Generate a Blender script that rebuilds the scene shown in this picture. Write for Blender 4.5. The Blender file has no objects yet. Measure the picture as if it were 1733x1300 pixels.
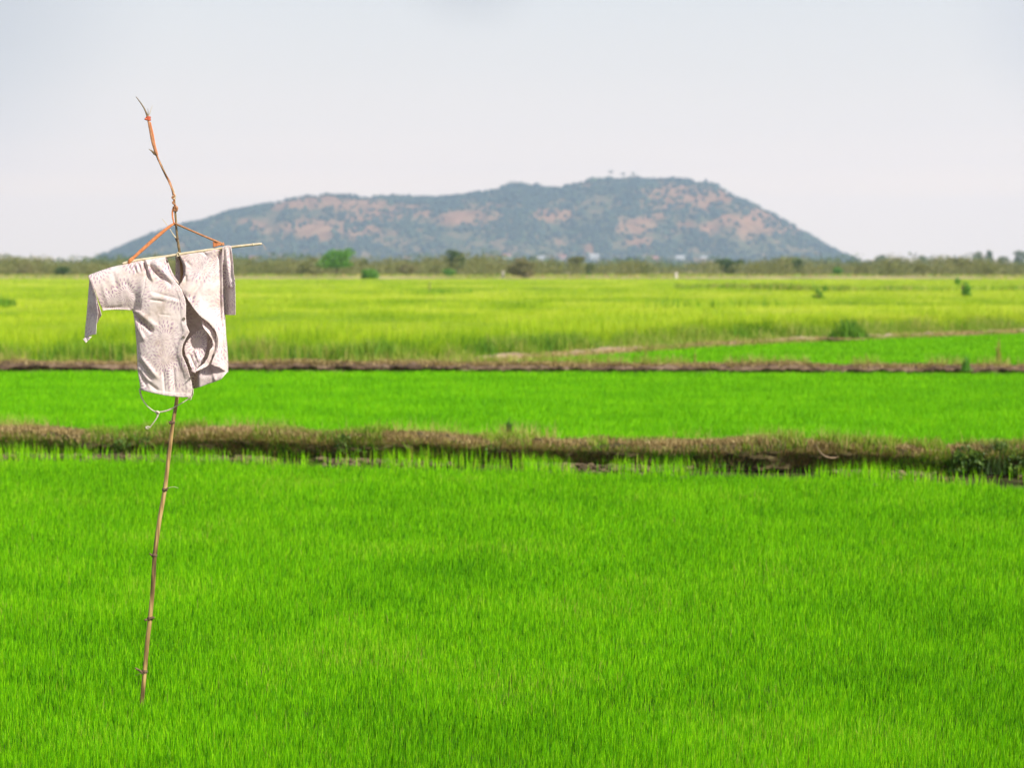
import bpy, bmesh, math, random
import numpy as np
from mathutils import Vector, Matrix
from mathutils.geometry import delaunay_2d_cdt

random.seed(7)
RNG = np.random.default_rng(11)
scene = bpy.context.scene

# ------------------------------------------------------------------ camera
FPX, PCX, PCY = 3369.7, 866.5, 650.0        # lens in pixels of the 1733 x 1300 photograph
CAMZ = 2.43
HORIZON = 455.0
PITCH = math.atan((PCY - HORIZON) / FPX)
cam_d = bpy.data.cameras.new('camera')
cam = bpy.data.objects.new('camera', cam_d)
scene.collection.objects.link(cam)
cam_d.sensor_width = 36.0
cam_d.lens = 70.0
cam_d.clip_start = 0.1
cam_d.clip_end = 20000
cam.location = (0, 0, CAMZ)
cam.rotation_euler = (math.radians(90) - PITCH, 0, 0)
POLE_D = 10.9
cam_d.dof.use_dof = True
cam_d.dof.focus_distance = POLE_D
cam_d.dof.aperture_fstop = 2.8
scene.camera = cam

# ------------------------------------------------------------------ sky, sun, exposure
TO_SUN = Vector((0.60, -0.50, 0.63)).normalized()
SUN_EL = math.asin(TO_SUN.z)
SUN_AZ = math.atan2(TO_SUN.x, TO_SUN.y)      # from +Y towards +X
world = bpy.data.worlds.new('World')
scene.world = world
world.use_nodes = True
wt = world.node_tree
wt.nodes.clear()
def wn(t, **k):
    n = wt.nodes.new(t)
    for a, b in k.items():
        setattr(n, a, b)
    return n
w_out = wn('ShaderNodeOutputWorld')
w_bg = wn('ShaderNodeBackground')
w_sky = wn('ShaderNodeTexSky', sky_type='NISHITA')
w_sky.sun_disc = False
w_sky.sun_elevation = SUN_EL
w_sky.sun_rotation = SUN_AZ
w_sky.air_density = 1.0
w_sky.dust_density = 2.0
w_tc = wn('ShaderNodeTexCoord')
w_sep = wn('ShaderNodeSeparateXYZ')
wt.links.new(w_tc.outputs['Generated'], w_sep.inputs[0])
# pale milky band of humid air low in the sky, thinning upwards; soft thin cloud breaks it up
w_noise = wn('ShaderNodeTexNoise')
w_noise.inputs['Scale'].default_value = 3.2
w_noise.inputs['Detail'].default_value = 3.0
w_noise.inputs['Roughness'].default_value = 0.45
w_map = wn('ShaderNodeMapping')
w_map.inputs['Scale'].default_value = (1.0, 1.0, 3.5)
w_map.inputs['Location'].default_value = (0.35, 0.0, 0.15)
wt.links.new(w_tc.outputs['Generated'], w_map.inputs['Vector'])
wt.links.new(w_map.outputs[0], w_noise.inputs['Vector'])
w_mr = wn('ShaderNodeMapRange')
w_mr.inputs['From Min'].default_value = 0.05
w_mr.inputs['From Max'].default_value = 0.62
w_mr.inputs['To Min'].default_value = 1.0
w_mr.inputs['To Max'].default_value = 0.0
wt.links.new(w_sep.outputs['Z'], w_mr.inputs['Value'])
w_cloud = wn('ShaderNodeValToRGB')           # milky air: a little greyer and bluer with height
SKY_STOPS = [(0.0, (12.0, 9.3, 7.3)), (0.036, (12.0, 9.3, 7.3)), (0.05, (9.56, 7.97, 7.0)), (0.07, (8.3, 7.35, 6.85)),
             (0.10, (7.5, 7.0, 6.75)), (0.135, (7.0, 6.85, 6.8)), (0.25, (5.8, 6.0, 6.3))]
cr_ = w_cloud.color_ramp
while len(cr_.elements) < len(SKY_STOPS):
    cr_.elements.new(0.5)
for el_, (p_, c_) in zip(cr_.elements, SKY_STOPS):
    el_.position = p_; el_.color = (*c_, 1)
w_add = wn('ShaderNodeMath', operation='MULTIPLY_ADD')   # z + noise * k
w_add.inputs[1].default_value = 0.012
wt.links.new(w_noise.outputs['Fac'], w_add.inputs[0])
w_off = wn('ShaderNodeMath', operation='SUBTRACT')
w_off.inputs[1].default_value = 0.006
wt.links.new(w_sep.outputs['Z'], w_off.inputs[0])
wt.links.new(w_off.outputs[0], w_add.inputs[2])
wt.links.new(w_add.outputs[0], w_cloud.inputs['Fac'])
w_mix = wn('ShaderNodeMixRGB')
wt.links.new(w_mr.outputs[0], w_mix.inputs['Fac'])
wt.links.new(w_sky.outputs['Color'], w_mix.inputs['Color1'])
wt.links.new(w_cloud.outputs['Color'], w_mix.inputs['Color2'])
prev_ = w_mix.outputs[0]
for dvec, rad, colr, amt in (((-0.285, 0.95, 0.150), 0.105, (4.9, 5.0, 5.3, 1), 0.85), ((0.27, 0.955, 0.128), 0.055, (5.4, 5.4, 5.8, 1), 0.55),
                             ((-0.02, 0.99, 0.160), 0.040, (4.6, 4.6, 4.8, 1), 0.7)):   # vignetting of the view's corners and top edge, painted into the sky
    w_d = wn('ShaderNodeVectorMath', operation='DISTANCE'); w_d.inputs[1].default_value = dvec
    wt.links.new(w_tc.outputs['Generated'], w_d.inputs[0])
    w_r = wn('ShaderNodeMapRange', interpolation_type='SMOOTHSTEP')
    w_r.inputs['From Min'].default_value = rad * .25; w_r.inputs['From Max'].default_value = rad * 1.25
    w_r.inputs['To Min'].default_value = amt; w_r.inputs['To Max'].default_value = 0.0
    wt.links.new(w_d.outputs['Value'], w_r.inputs['Value'])
    w_m2 = wn('ShaderNodeMixRGB'); w_m2.inputs['Color2'].default_value = colr
    wt.links.new(w_r.outputs[0], w_m2.inputs['Fac']); wt.links.new(prev_, w_m2.inputs['Color1'])
    prev_ = w_m2.outputs[0]
wt.links.new(prev_, w_bg.inputs['Color'])
w_bg.inputs['Strength'].default_value = 0.10
wt.links.new(w_bg.outputs[0], w_out.inputs['Surface'])

sun_d = bpy.data.lights.new('sun', 'SUN')
sun_d.energy = 4.6
sun_d.angle = math.radians(0.5)
sun_d.color = (1.0, 0.955, 0.88)
sun = bpy.data.objects.new('sun', sun_d)
scene.collection.objects.link(sun)
sun.rotation_euler = TO_SUN.to_track_quat('Z', 'Y').to_euler()

scene.view_settings.view_transform = 'Standard'
scene.view_settings.look = 'None'
scene.view_settings.exposure = 0.40
scene.view_settings.gamma = 1
scene.cycles.max_bounces = 8
scene.cycles.diffuse_bounces = 4
scene.cycles.transmission_bounces = 5
scene.cycles.volume_bounces = 1
scene.cycles.use_denoising = True
scene.cycles.caustics_reflective = False
scene.cycles.caustics_refractive = False

# ------------------------------------------------------------------ helpers
COL = scene.collection
CP, SP = math.cos(PITCH), math.sin(PITCH)

def ray(px, py):
    a, b = (px - PCX) / FPX, (PCY - py) / FPX
    return np.array([a, CP + b * SP, -SP + b * CP])

def on_ground(px, py, z=0.0):
    r = ray(px, py)
    t = (z - CAMZ) / r[2]
    return r[0] * t, r[1] * t

def at_dist(px, py, dist):
    r = ray(px, py)
    t = dist / r[1]
    return Vector((r[0] * t, dist, CAMZ + r[2] * t))

def project(x, y, z):
    dz = z - CAMZ
    depth = y * CP - dz * SP
    up = y * SP + dz * CP
    return PCX + FPX * x / depth, PCY - FPX * up / depth

def hash2(ix, iy, seed):
    h = (ix.astype(np.int64) * 374761393 + iy.astype(np.int64) * 668265263 + seed * 1442695041) & 0xffffffff
    h = ((h ^ (h >> 13)) * 1274126177) & 0xffffffff
    h = (h ^ (h >> 16)) & 0xffffff
    return h / float(0xffffff)

def vnoise(x, y, seed=0):
    x = np.asarray(x, float); y = np.asarray(y, float)
    ix, iy = np.floor(x), np.floor(y)
    fx, fy = x - ix, y - iy
    fx = fx * fx * (3 - 2 * fx); fy = fy * fy * (3 - 2 * fy)
    a = hash2(ix, iy, seed); b = hash2(ix + 1, iy, seed)
    c = hash2(ix, iy + 1, seed); d = hash2(ix + 1, iy + 1, seed)
    return (a * (1 - fx) + b * fx) * (1 - fy) + (c * (1 - fx) + d * fx) * fy

def fbm(x, y, seed=0, octv=4, rough=0.5):
    s, a, t = 0.0, 1.0, 0.0
    for k in range(octv):
        s = s + a * vnoise(np.asarray(x) * 2 ** k, np.asarray(y) * 2 ** k, seed + 17 * k)
        t += a; a *= rough
    return s / t                                  # 0..1

def tag(o, label=None, cat=None, group=None, kind=None):
    if label: o['label'] = label
    if cat: o['category'] = cat
    if group: o['group'] = group
    if kind: o['kind'] = kind
    return o

def np_mesh(name, verts, tris=None, quads=None, mat=None, parent=None, attrs=None, smooth=False):
    me = bpy.data.meshes.new(name)
    verts = np.asarray(verts, np.float32)
    nt = 0 if tris is None else len(tris)
    nq = 0 if quads is None else len(quads)
    me.vertices.add(len(verts))
    me.vertices.foreach_set('co', verts.ravel())
    loops = []
    if nt: loops.append(np.asarray(tris, np.int32).ravel())
    if nq: loops.append(np.asarray(quads, np.int32).ravel())
    loops = np.concatenate(loops)
    me.loops.add(len(loops))
    me.loops.foreach_set('vertex_index', loops)
    me.polygons.add(nt + nq)
    starts = np.concatenate([np.arange(nt) * 3, nt * 3 + np.arange(nq) * 4]).astype(np.int32)
    me.polygons.foreach_set('loop_start', starts)
    if smooth:
        me.polygons.foreach_set('use_smooth', np.ones(nt + nq, bool))
    me.update(calc_edges=True)
    for k, v in (attrs or {}).items():
        v = np.asarray(v, np.float32)
        if v.ndim == 1:
            at = me.attributes.new(k, 'FLOAT', 'POINT'); at.data.foreach_set('value', v)
        else:
            at = me.attributes.new(k, 'FLOAT_VECTOR', 'POINT'); at.data.foreach_set('vector', v.ravel())
    if mat: me.materials.append(mat)
    o = bpy.data.objects.new(name, me)
    COL.objects.link(o)
    if parent: o.parent = parent
    return o

def empty(name, loc=(0, 0, 0)):
    o = bpy.data.objects.new(name, None)
    o.empty_display_size = 0.2
    o.location = loc
    COL.objects.link(o)
    return o

# ------------------------------------------------------------------ materials
def new_mat(name):
    m = bpy.data.materials.new(name)
    m.use_nodes = True
    nt = m.node_tree
    nt.nodes.clear()
    return m, nt

def node(nt, t, ins=None, **k):
    n = nt.nodes.new(t)
    for a, b in k.items():
        setattr(n, a, b)
    for a, b in (ins or {}).items():
        if hasattr(b, 'is_linked') or isinstance(b, bpy.types.NodeSocket):
            nt.links.new(b, n.inputs[a])
        else:
            n.inputs[a].default_value = b
    return n

def ramp(nt, fac, stops):
    n = nt.nodes.new('ShaderNodeValToRGB')
    cr = n.color_ramp
    while len(cr.elements) < len(stops):
        cr.elements.new(0.5)
    for el, (p, c) in zip(cr.elements, stops):
        el.position = p
        el.color = (*c, 1)
    nt.links.new(fac, n.inputs['Fac'])
    return n.outputs['Color']

def leaf_mat(name, stops, rough=0.5, trans=0.35, trans_tint=(1.15, 1.1, 0.5), big=0.25, scale=0.6, spec=0.35):
    """foliage: colour by a per-leaf tint, drifting slowly over the place"""
    m, nt = new_mat(name)
    out = node(nt, 'ShaderNodeOutputMaterial')
    at = node(nt, 'ShaderNodeAttribute', attribute_name='tint')
    geo = node(nt, 'ShaderNodeNewGeometry')
    nz = node(nt, 'ShaderNodeTexNoise', {'Vector': geo.outputs['Position'], 'Scale': scale, 'Detail': 3.0})
    a1 = node(nt, 'ShaderNodeMath', {0: nz.outputs['Fac'], 1: 0.5}, operation='SUBTRACT')
    a2 = node(nt, 'ShaderNodeMath', {0: a1.outputs[0], 1: big * 2, 2: at.outputs['Fac']}, operation='MULTIPLY_ADD')
    col = ramp(nt, a2.outputs[0], stops)
    pb = node(nt, 'ShaderNodeBsdfPrincipled', {'Base Color': col, 'Roughness': rough, 'Specular IOR Level': spec})
    tc = node(nt, 'ShaderNodeMixRGB', {'Fac': 1.0, 'Color1': col, 'Color2': (*trans_tint, 1)}, blend_type='MULTIPLY')
    tr = node(nt, 'ShaderNodeBsdfTranslucent', {'Color': tc.outputs[0]})
    mx = node(nt, 'ShaderNodeMixShader', {0: trans, 1: pb.outputs[0], 2: tr.outputs[0]})
    nt.links.new(mx.outputs[0], out.inputs['Surface'])
    return m

def rough_mat(name, stops, scale=3.0, detail=8.0, rough=0.9, bump=0.3, bdist=0.05, spec=0.2, rgh=0.6, attr=None):
    m, nt = new_mat(name)
    out = node(nt, 'ShaderNodeOutputMaterial')
    geo = node(nt, 'ShaderNodeNewGeometry')
    nz = node(nt, 'ShaderNodeTexNoise', {'Vector': geo.outputs['Position'], 'Scale': scale, 'Detail': detail, 'Roughness': rgh})
    fac = nz.outputs['Fac']
    col = ramp(nt, fac, stops)
    bp = node(nt, 'ShaderNodeBump', {'Height': fac, 'Strength': bump, 'Distance': bdist})
    pb = node(nt, 'ShaderNodeBsdfPrincipled', {'Base Color': col, 'Roughness': rough, 'Specular IOR Level': spec, 'Normal': bp.outputs[0]})
    nt.links.new(pb.outputs[0], out.inputs['Surface'])
    return m

M_RICE = leaf_mat('young_rice', [(0.0, (0.022, 0.110, 0.001)), (0.30, (0.085, 0.320, 0.001)),
                                 (0.62, (0.210, 0.610, 0.001)), (0.86, (0.370, 0.750, 0.006)),
                                 (0.93, (0.45, 0.58, 0.05)), (1.0, (0.50, 0.34, 0.12))],
                  rough=0.55, trans=0.40, big=0.22, scale=0.55, spec=0.16, trans_tint=(1.15, 1.1, 0.3))
M_TALL = leaf_mat('ripening_rice', [(0.0, (0.045, 0.16, 0.006)), (0.35, (0.29, 0.46, 0.010)),
                                    (0.65, (0.475, 0.60, 0.022)), (1.0, (0.64, 0.66, 0.12))],
                  spec=0.15, rough=0.7, trans=0.35, big=0.25, scale=0.08)
M_WEED = leaf_mat('weedy_grass', [(0.0, (0.05, 0.15, 0.006)), (0.4, (0.16, 0.34, 0.010)),
                                  (0.7, (0.33, 0.42, 0.04)), (1.0, (0.50, 0.40, 0.15))],
                  rough=0.6, trans=0.3, big=0.3, scale=0.5)
M_STRAW = leaf_mat('dry_straw', [(0.0, (0.085, 0.065, 0.018)), (0.35, (0.25, 0.18, 0.060)),
                                 (0.7, (0.50, 0.37, 0.15)), (1.0, (0.70, 0.56, 0.28))],
                   rough=0.75, trans=0.2, trans_tint=(1, .9, .7), big=0.3, scale=1.3)
M_SHRUB = leaf_mat('scrub_leaves', [(0.0, (0.070, 0.095, 0.022)), (0.5, (0.165, 0.185, 0.045)), (1.0, (0.290, 0.265, 0.095))],
                   trans=0.25, big=0.35, scale=0.10)
M_OLIVE = leaf_mat('olive_leaves', [(0.0, (0.10, 0.105, 0.035)), (0.5, (0.21, 0.195, 0.075)), (1.0, (0.32, 0.26, 0.13))],
                   trans=0.25, big=0.3, scale=0.4)
M_DARKLEAF = leaf_mat('dark_leaves', [(0.0, (0.022, 0.050, 0.012)), (0.5, (0.060, 0.115, 0.025)), (1.0, (0.120, 0.190, 0.045))],
                      trans=0.25, big=0.3, scale=0.5)
M_GREENLEAF = leaf_mat('bright_leaves', [(0.0, (0.040, 0.150, 0.014)), (0.5, (0.110, 0.300, 0.025)), (1.0, (0.220, 0.440, 0.050))],
                       trans=0.35, big=0.3, scale=0.5)
M_CREEP = leaf_mat('creeper_leaves', [(0.0, (0.020, 0.055, 0.008)), (0.5, (0.060, 0.130, 0.014)), (1.0, (0.17, 0.26, 0.03))],
                      trans=0.25, big=0.3, scale=1.5)
M_HILLTREE = leaf_mat('hillside_leaves', [(0.0, (0.003, 0.012, 0.012)), (0.45, (0.014, 0.040, 0.034)), (1.0, (0.085, 0.125, 0.060))],
                      trans=0.1, big=0.4, scale=0.012)
M_BARK = rough_mat('bark', [(0.3, (0.09, 0.065, 0.045)), (0.7, (0.22, 0.17, 0.12))], scale=6)
M_MUD = rough_mat('field_mud', [(0.30, (0.018, 0.024, 0.006)), (0.5, (0.045, 0.046, 0.016)), (0.66, (0.10, 0.085, 0.042)), (0.76, (0.26, 0.20, 0.12))],
                  spec=0.02, rough=1.0, scale=2.2, bump=0.8, bdist=0.06)
M_BANK = rough_mat('bank_soil', [(0.30, (0.035, 0.027, 0.010)), (0.52, (0.090, 0.068, 0.028)), (0.72, (0.24, 0.18, 0.09))],
                   scale=3.0, bump=1.0, bdist=0.08)
M_BANK2 = rough_mat('reddish_bank_soil', [(0.30, (0.05, 0.032, 0.02)), (0.52, (0.15, 0.095, 0.06)), (0.72, (0.34, 0.24, 0.16))],
                   scale=3.0, bump=1.0, bdist=0.08)
M_CRUMB = rough_mat('crumbled_mud', [(0.30, (0.05, 0.036, 0.018)), (0.55, (0.13, 0.095, 0.05)), (0.75, (0.30, 0.22, 0.13))], scale=5.0, bump=.6, bdist=.02)
M_PALE = rough_mat('pale_soil', [(0.30, (0.17, 0.115, 0.065)), (0.5, (0.34, 0.25, 0.16)), (0.7, (0.46, 0.36, 0.25))], scale=1.2, bump=0.6, bdist=0.06)
M_DIRTROAD = rough_mat('dry_ground', [(0.30, (0.20, 0.20, 0.06)), (0.5, (0.36, 0.27, 0.14)), (0.72, (0.55, 0.38, 0.27))], scale=0.05, bump=0.2)

# ------------------------------------------------------------------ the ground
def grid_mesh(name, xs, ys, zf, mat, attrs=None, smooth=True):
    X, Y = np.meshgrid(xs, ys)
    Z = zf(X, Y)
    v = np.stack([X, Y, Z], -1).reshape(-1, 3)
    nx, ny = len(xs), len(ys)
    i = (np.arange(ny - 1)[:, None] * nx + np.arange(nx - 1)[None, :]).ravel()
    q = np.stack([i, i + 1, i + nx + 1, i + nx], -1)
    a = {k: f(X, Y, Z).ravel() for k, f in (attrs or {}).items()}
    return np_mesh(name, v, quads=q, mat=mat, attrs=a, smooth=smooth)

gx = np.concatenate([[-7000, -3000, -1000, -300, -100, -40], np.arange(-20, 20.1, 0.5), [40, 100, 300, 1000, 3000, 7000]])
gy = np.concatenate([[-60, -20, 0, 4], np.arange(6, 60, 0.5), [70, 90, 150, 300, 600, 1200, 2500, 4000, 7000]])
ground = grid_mesh('ground', gx, gy, lambda x, y: np.where((abs(x) < 20.1) & (y > 5) & (y < 60), (fbm(x, y, 3) - 0.5) * 0.05, 0) - 0.02, M_MUD)
tag(ground, kind='structure')

# the lines of the place -------------------------------------------------
def line_from(pts, z=0.0):
    w = [on_ground(px, py, z) for px, py in pts]
    (x0, y0), (x1, y1) = w[0], w[1]
    w.insert(0, (x0 - 12, y0 - 12 * (y1 - y0) / (x1 - x0)))
    (x0, y0), (x1, y1) = w[-2], w[-1]
    w.append((x1 + 12, y1 + 12 * (y1 - y0) / (x1 - x0)))
    a = np.array(w)
    return lambda x: np.interp(x, a[:, 0], a[:, 1])

toe1 = line_from([(0, 770), (300, 773), (700, 780), (1170, 792), (1400, 798), (1733, 806)])
edge1 = line_from([(0, 772), (300, 775), (700, 786), (1170, 797), (1400, 801), (1733, 817)], 0.10)   # where the near rice stops
toe2 = line_from([(0, 630), (600, 632), (1200, 634), (1733, 636)])
def wedge_y(x):      # far edge of the bright strip on the right
    return np.interp(x, [-30, -1.4, 0.2, 6.0, 11, 18.6, 40], [48.0, 48.8, 51.5, 60.5, 66, 73.0, 86])
def tall_y(x):       # near edge of the ripening field
    return wedge_y(x) + np.interp(x, [-3, 0.5, 8], [0.9, 2.2, 2.8])

# ------------------------------------------------------------------ rice and grass
def blades(name, x, y, z, h, w, tint, mat, lean=0.25, lean_dir=None, parent=None, curl=0.6):
    n = len(x)
    yaw = RNG.uniform(0, math.pi, n)
    cx, cy = np.cos(yaw) * w / 2, np.sin(yaw) * w / 2
    la = RNG.uniform(0, 2 * math.pi, n)
    lm = np.abs(RNG.normal(0, 1, n)) * lean * h
    lx, ly = np.cos(la) * lm, np.sin(la) * lm
    if lean_dir is not None:
        lx = lx + lean_dir[0] * h; ly = ly + lean_dir[1] * h
    v = np.empty((n, 5, 3), np.float32)
    v[:, 0] = np.stack([x - cx, y - cy, z], -1)
    v[:, 1] = np.stack([x + cx, y + cy, z], -1)
    k = 1 - curl * 0.5
    mz = z + h * 0.55
    v[:, 2] = np.stack([x + cx * .85 + lx * 0.55 * k * .6, y + cy * .85 + ly * .55 * k * .6, mz], -1)
    v[:, 3] = np.stack([x - cx * .85 + lx * 0.55 * k * .6, y - cy * .85 + ly * .55 * k * .6, mz], -1)
    v[:, 4] = np.stack([x + lx, y + ly, z + h * np.clip(1 - 0.5 * (lm / np.maximum(h, 1e-6)) ** 2, 0.5, 1)], -1)
    b = np.arange(n)[:, None] * 5
    quads = b + np.array([0, 1, 2, 3])
    tris = b + np.array([3, 2, 4])
    t = np.repeat(tint, 5)
    return np_mesh(name, v.reshape(-1, 3), tris=tris, quads=quads, mat=mat, attrs={'tint': t}, parent=parent)

def scatter(y0, y1, dens, side=0.29, extra=0.9):
    """random points between two distances, dens(y) per square metre"""
    ys = np.linspace(y0, y1, 200)
    f = dens(ys) * 2 * (side * ys + extra)
    c = np.concatenate([[0], np.cumsum((f[1:] + f[:-1]) / 2 * np.diff(ys))])
    n = int(c[-1])
    y = np.interp(RNG.uniform(0, c[-1], n), c, ys)
    x = RNG.uniform(-1, 1, n) * (side * y + extra)
    return x, y

# near field
x, y = scatter(7.6, 27.0, lambda y: 12500 * (10 / y) ** 1.4)
c1 = .5 * fbm(x * 9, y * 9, 5, 2) + .5 * fbm(x * 1.2, y * 1.2, 15, 3)
keep = (y < edge1(x) + RNG.normal(0, 0.10, len(x)))
thin = (vnoise(x * 16, y * 16, 77) < 0.25) & (RNG.uniform(0, 1, len(x)) < 0.6)
keep &= ~thin
x, y, c1 = x[keep], y[keep], c1[keep]
h = 0.072 * (0.80 + 0.40 * c1) * RNG.uniform(0.55, 1.45, len(x)) * (1 + .25 * np.clip((y - 12) / 10, 0, 1))
w = 0.0026 * (y / 10) ** 0.75 * RNG.uniform(0.7, 1.3, len(x))
t = np.clip(RNG.normal(0.49, 0.27, len(x)) + 0.30 * (c1 - 0.5) + .03, 0, 0.84)
dead = RNG.uniform(0, 1, len(x)) < 0.012 + 0.03 * (vnoise(x * 1.5, y * 1.5, 9) > 0.75)
t[dead] = RNG.uniform(0.85, 1.0, dead.sum())
o = blades('young_rice', x, y, np.zeros(len(x)) - 0.02, h, w, t, M_RICE, lean=0.18, lean_dir=(0.03, -0.02))
tag(o, 'bright green young rice filling the nearest paddy', 'rice', kind='stuff')

# thin seedlings standing in the mud before the bank
x, y = scatter(20, 27.5, lambda y: 0 * y + 420)
g = fbm(x * 2.2, y * 1.5, 31, 3)
gap = y - edge1(x)
keep = (gap > -0.3) & (y < toe1(x) + 0.15) & (RNG.uniform(0, 1, len(x)) < np.clip(1.2 - gap * 0.6, 0.1, 1) * np.clip((g - 0.40) * 4, 0.04, 1))
x, y, g = x[keep], y[keep], g[keep]
h = 0.17 * (0.5 + g) * RNG.uniform(0.5, 1.45, len(x))
o = blades('rice_seedlings', x, y, np.zeros(len(x)) - 0.02, h, RNG.uniform(.006, .011, len(x)), np.clip(RNG.normal(.68, .13, len(x)), 0, .93), M_RICE, lean=0.14)
tag(o, 'sparse tall seedlings rising from the mud before the nearest bank', 'rice', kind='stuff')

# second field
x, y = scatter(24.5, 46.0, lambda y: 1400 * (27 / y) ** 1.25, extra=1.5)
c1 = fbm(x * 3, y * 3, 6, 3)
keep = (y > toe1(x) + 1.05 + RNG.normal(0, .08, len(x))) & (y < toe2(x) - 0.15 + RNG.normal(0, .12, len(x)))
x, y, c1 = x[keep], y[keep], c1[keep]
h = 0.12 * (0.7 + 0.6 * c1) * RNG.uniform(0.65, 1.25, len(x))
t = np.clip(RNG.normal(0.55, 0.13, len(x)) + 0.15 * (c1 - .5), 0, 0.84)
o = blades('young_rice', x, y, np.zeros(len(x)) - 0.02, h, 0.0070 * (y / 27) ** .8 * RNG.uniform(.7, 1.3, len(x)), t, M_RICE, lean=0.18)
tag(o, 'bright green young rice between the two earth banks', 'rice', kind='stuff')

# third field, the bright wedge on the right
x, y = scatter(46, 90, lambda y: 330 * (50 / y) ** 1.3, extra=3)
keep = (x > -1.5) & (y > toe2(x) + 1.0) & (y < wedge_y(x) + RNG.normal(0, .1, len(x)))
x, y = x[keep], y[keep]
h = 0.13 * RNG.uniform(0.7, 1.15, len(x))
t = np.clip(RNG.normal(0.56, 0.12, len(x)), 0, 0.84)
o = blades('young_rice', x, y, np.zeros(len(x)) - 0.02, h, 0.016 * (y / 50) ** .8 * RNG.uniform(.7, 1.3, len(x)), t, M_RICE, lean=0.18)
tag(o, 'wedge of bright young rice beyond the second bank', 'rice', kind='stuff')

# ripening field: standing stems, and the closed canopy deeper inside it
H4 = 0.86
FAR4 = 352.0
def canopy_z(X, Y):
    edge = np.clip((Y - tall_y(X) - 1.0) / 9.0, 0, 1)
    return (0.28 + (H4 - 0.20 - 0.28) * edge) + (fbm(X * .5, Y * .5, 41, 3) - .5) * 0.16 * edge
nx, ny = 150, 240
fy = np.linspace(0, 1, ny) ** 2.2
U, V = np.meshgrid(np.linspace(-1, 1, nx), fy)
YY = tall_y(np.clip(U * 45, -30, 40)) + 1.2
YY = YY + (FAR4 - YY) * V
XX = U * (0.31 * YY + 8)
YY = np.maximum(YY, tall_y(XX) + 1.0)
ZZ = canopy_z(XX, YY)
v_c = np.stack([XX, YY, ZZ], -1).reshape(-1, 3)
i = (np.arange(ny - 1)[:, None] * nx + np.arange(nx - 1)[None, :]).ravel()
q = np.stack([i, i + 1, i + nx + 1, i + nx], -1)
canopy = np_mesh('ripening_rice', v_c, quads=q, mat=M_TALL, smooth=True,
                 attrs={'tint': 0.52 + (fbm(XX * .35, YY * .12, 8, 4).ravel() - .5) * .8 + (fbm(XX * .03, YY * .05, 88, 3).ravel() - .5) * .5})
x, y = scatter(46, 100, lambda y: 120 * (50 / y) ** 1.5, extra=4)
x2, y2 = scatter(100, FAR4, lambda y: 34 * (100 / y) ** 1.9, side=0.31, extra=8)
x3, y3 = scatter(47, 92, lambda y: 0 * y + 160, extra=4)
k3 = (y3 > tall_y(x3)) & (y3 < tall_y(x3) + 1.6)
x = np.concatenate([x, x2, x3[k3]]); y = np.concatenate([y, y2, y3[k3]])
keep = y > tall_y(x) + RNG.normal(0, .25, len(x))
x, y = x[keep], y[keep]
c1 = fbm(x * .6, y * .6, 21, 3)
d_in = np.clip((y - tall_y(x)) / 7.0, 0, 1) ** .7
h = H4 * (0.80 + 0.32 * c1) * RNG.uniform(0.82, 1.12, len(x)) * (0.60 + 0.40 * d_in) * (1 + .22 * (vnoise(x * 1.8, y * 1.8, 66) - .5) * 2 * (1 - .6 * d_in))
lowt = (fbm(x * .35, y * .12, 8, 4) - .5) * .7 + (fbm(x * .03, y * .05, 88, 3) - .5) * .5
t = np.clip(RNG.normal(0.58, 0.15, len(x)) + lowt - (0.22 + .5 * (vnoise(x * 1.1, y * .8, 67) - .42)) * (1 - d_in), 0, 1)
o = blades('ripening_rice', x, y, np.zeros(len(x)), h, 0.020 * (y / 50) ** .9 * RNG.uniform(.6, 1.3, len(x)), t, M_TALL, lean=0.16)
# join canopy and stems into one stuff object
mats = None
ctx = {'active_object': o, 'selected_editable_objects': [o, canopy], 'object': o, 'selected_objects': [o, canopy]}
with bpy.context.temp_override(**ctx):
    bpy.ops.object.join()
tag(o, 'tall yellow-green ripening rice spreading to the distant shrubs', 'rice', kind='stuff')

# ------------------------------------------------------------------ earth banks
def bank(name, toe, x0, x1, step, hgt, width, mat, seed, under=0.05):
    xs = np.arange(x0, x1, step)
    prof = np.array([(-0.10, -0.04), (0.00, 0.02), (0.03, 0.30), (-under / 1.0, 0.58), (-under, 0.78), (0.06, 0.95),
                     (0.22, 1.02), (0.45, 0.98), (0.65, 1.0), (0.82, 0.8), (0.95, 0.35), (1.05, -0.1)])
    s = np.linspace(0, len(prof) - 1, 34)
    py_ = np.interp(s, np.arange(len(prof)), prof[:, 0]); pz_ = np.interp(s, np.arange(len(prof)), prof[:, 1])
    X, S = np.meshgrid(xs, s)
    PY = np.interp(S, np.arange(len(prof)), prof[:, 0]); PZ = np.interp(S, np.arange(len(prof)), prof[:, 1])
    n1 = fbm(X * 0.8, S * 0 + 1.3, seed, 3); n2 = fbm(X * 6, S * 1.5, seed + 3, 5, .72); n3 = fbm(X * 2, S * .7, seed + 9, 3)
    hh = hgt * (0.72 + 0.56 * n1)
    Y = toe(X) + .10 * (under > .1) + width * PY + (n2 - .5) * 0.20 + (n3 - .5) * 0.22
    Z = PZ * hh + (n2 - .5) * 0.15 * np.clip(PZ * 3, 0, 1) + (n3 - .5) * .06 * np.clip(PZ * 3, 0, 1)
    v = np.stack([X, Y, Z], -1).reshape(-1, 3)
    nx = len(xs)
    i = (np.arange(len(s) - 1)[:, None] * nx + np.arange(nx - 1)[None, :]).ravel()
    q = np.stack([i, i + 1, i + nx + 1, i + nx], -1)
    o = np_mesh(name, v, quads=q, mat=mat, smooth=True)
    tag(o, kind='structure')
    def top(x):
        return hgt * (0.72 + 0.56 * fbm(x * 0.8, np.asarray(x) * 0 + 1.3, seed, 3))
    return o, top

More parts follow.
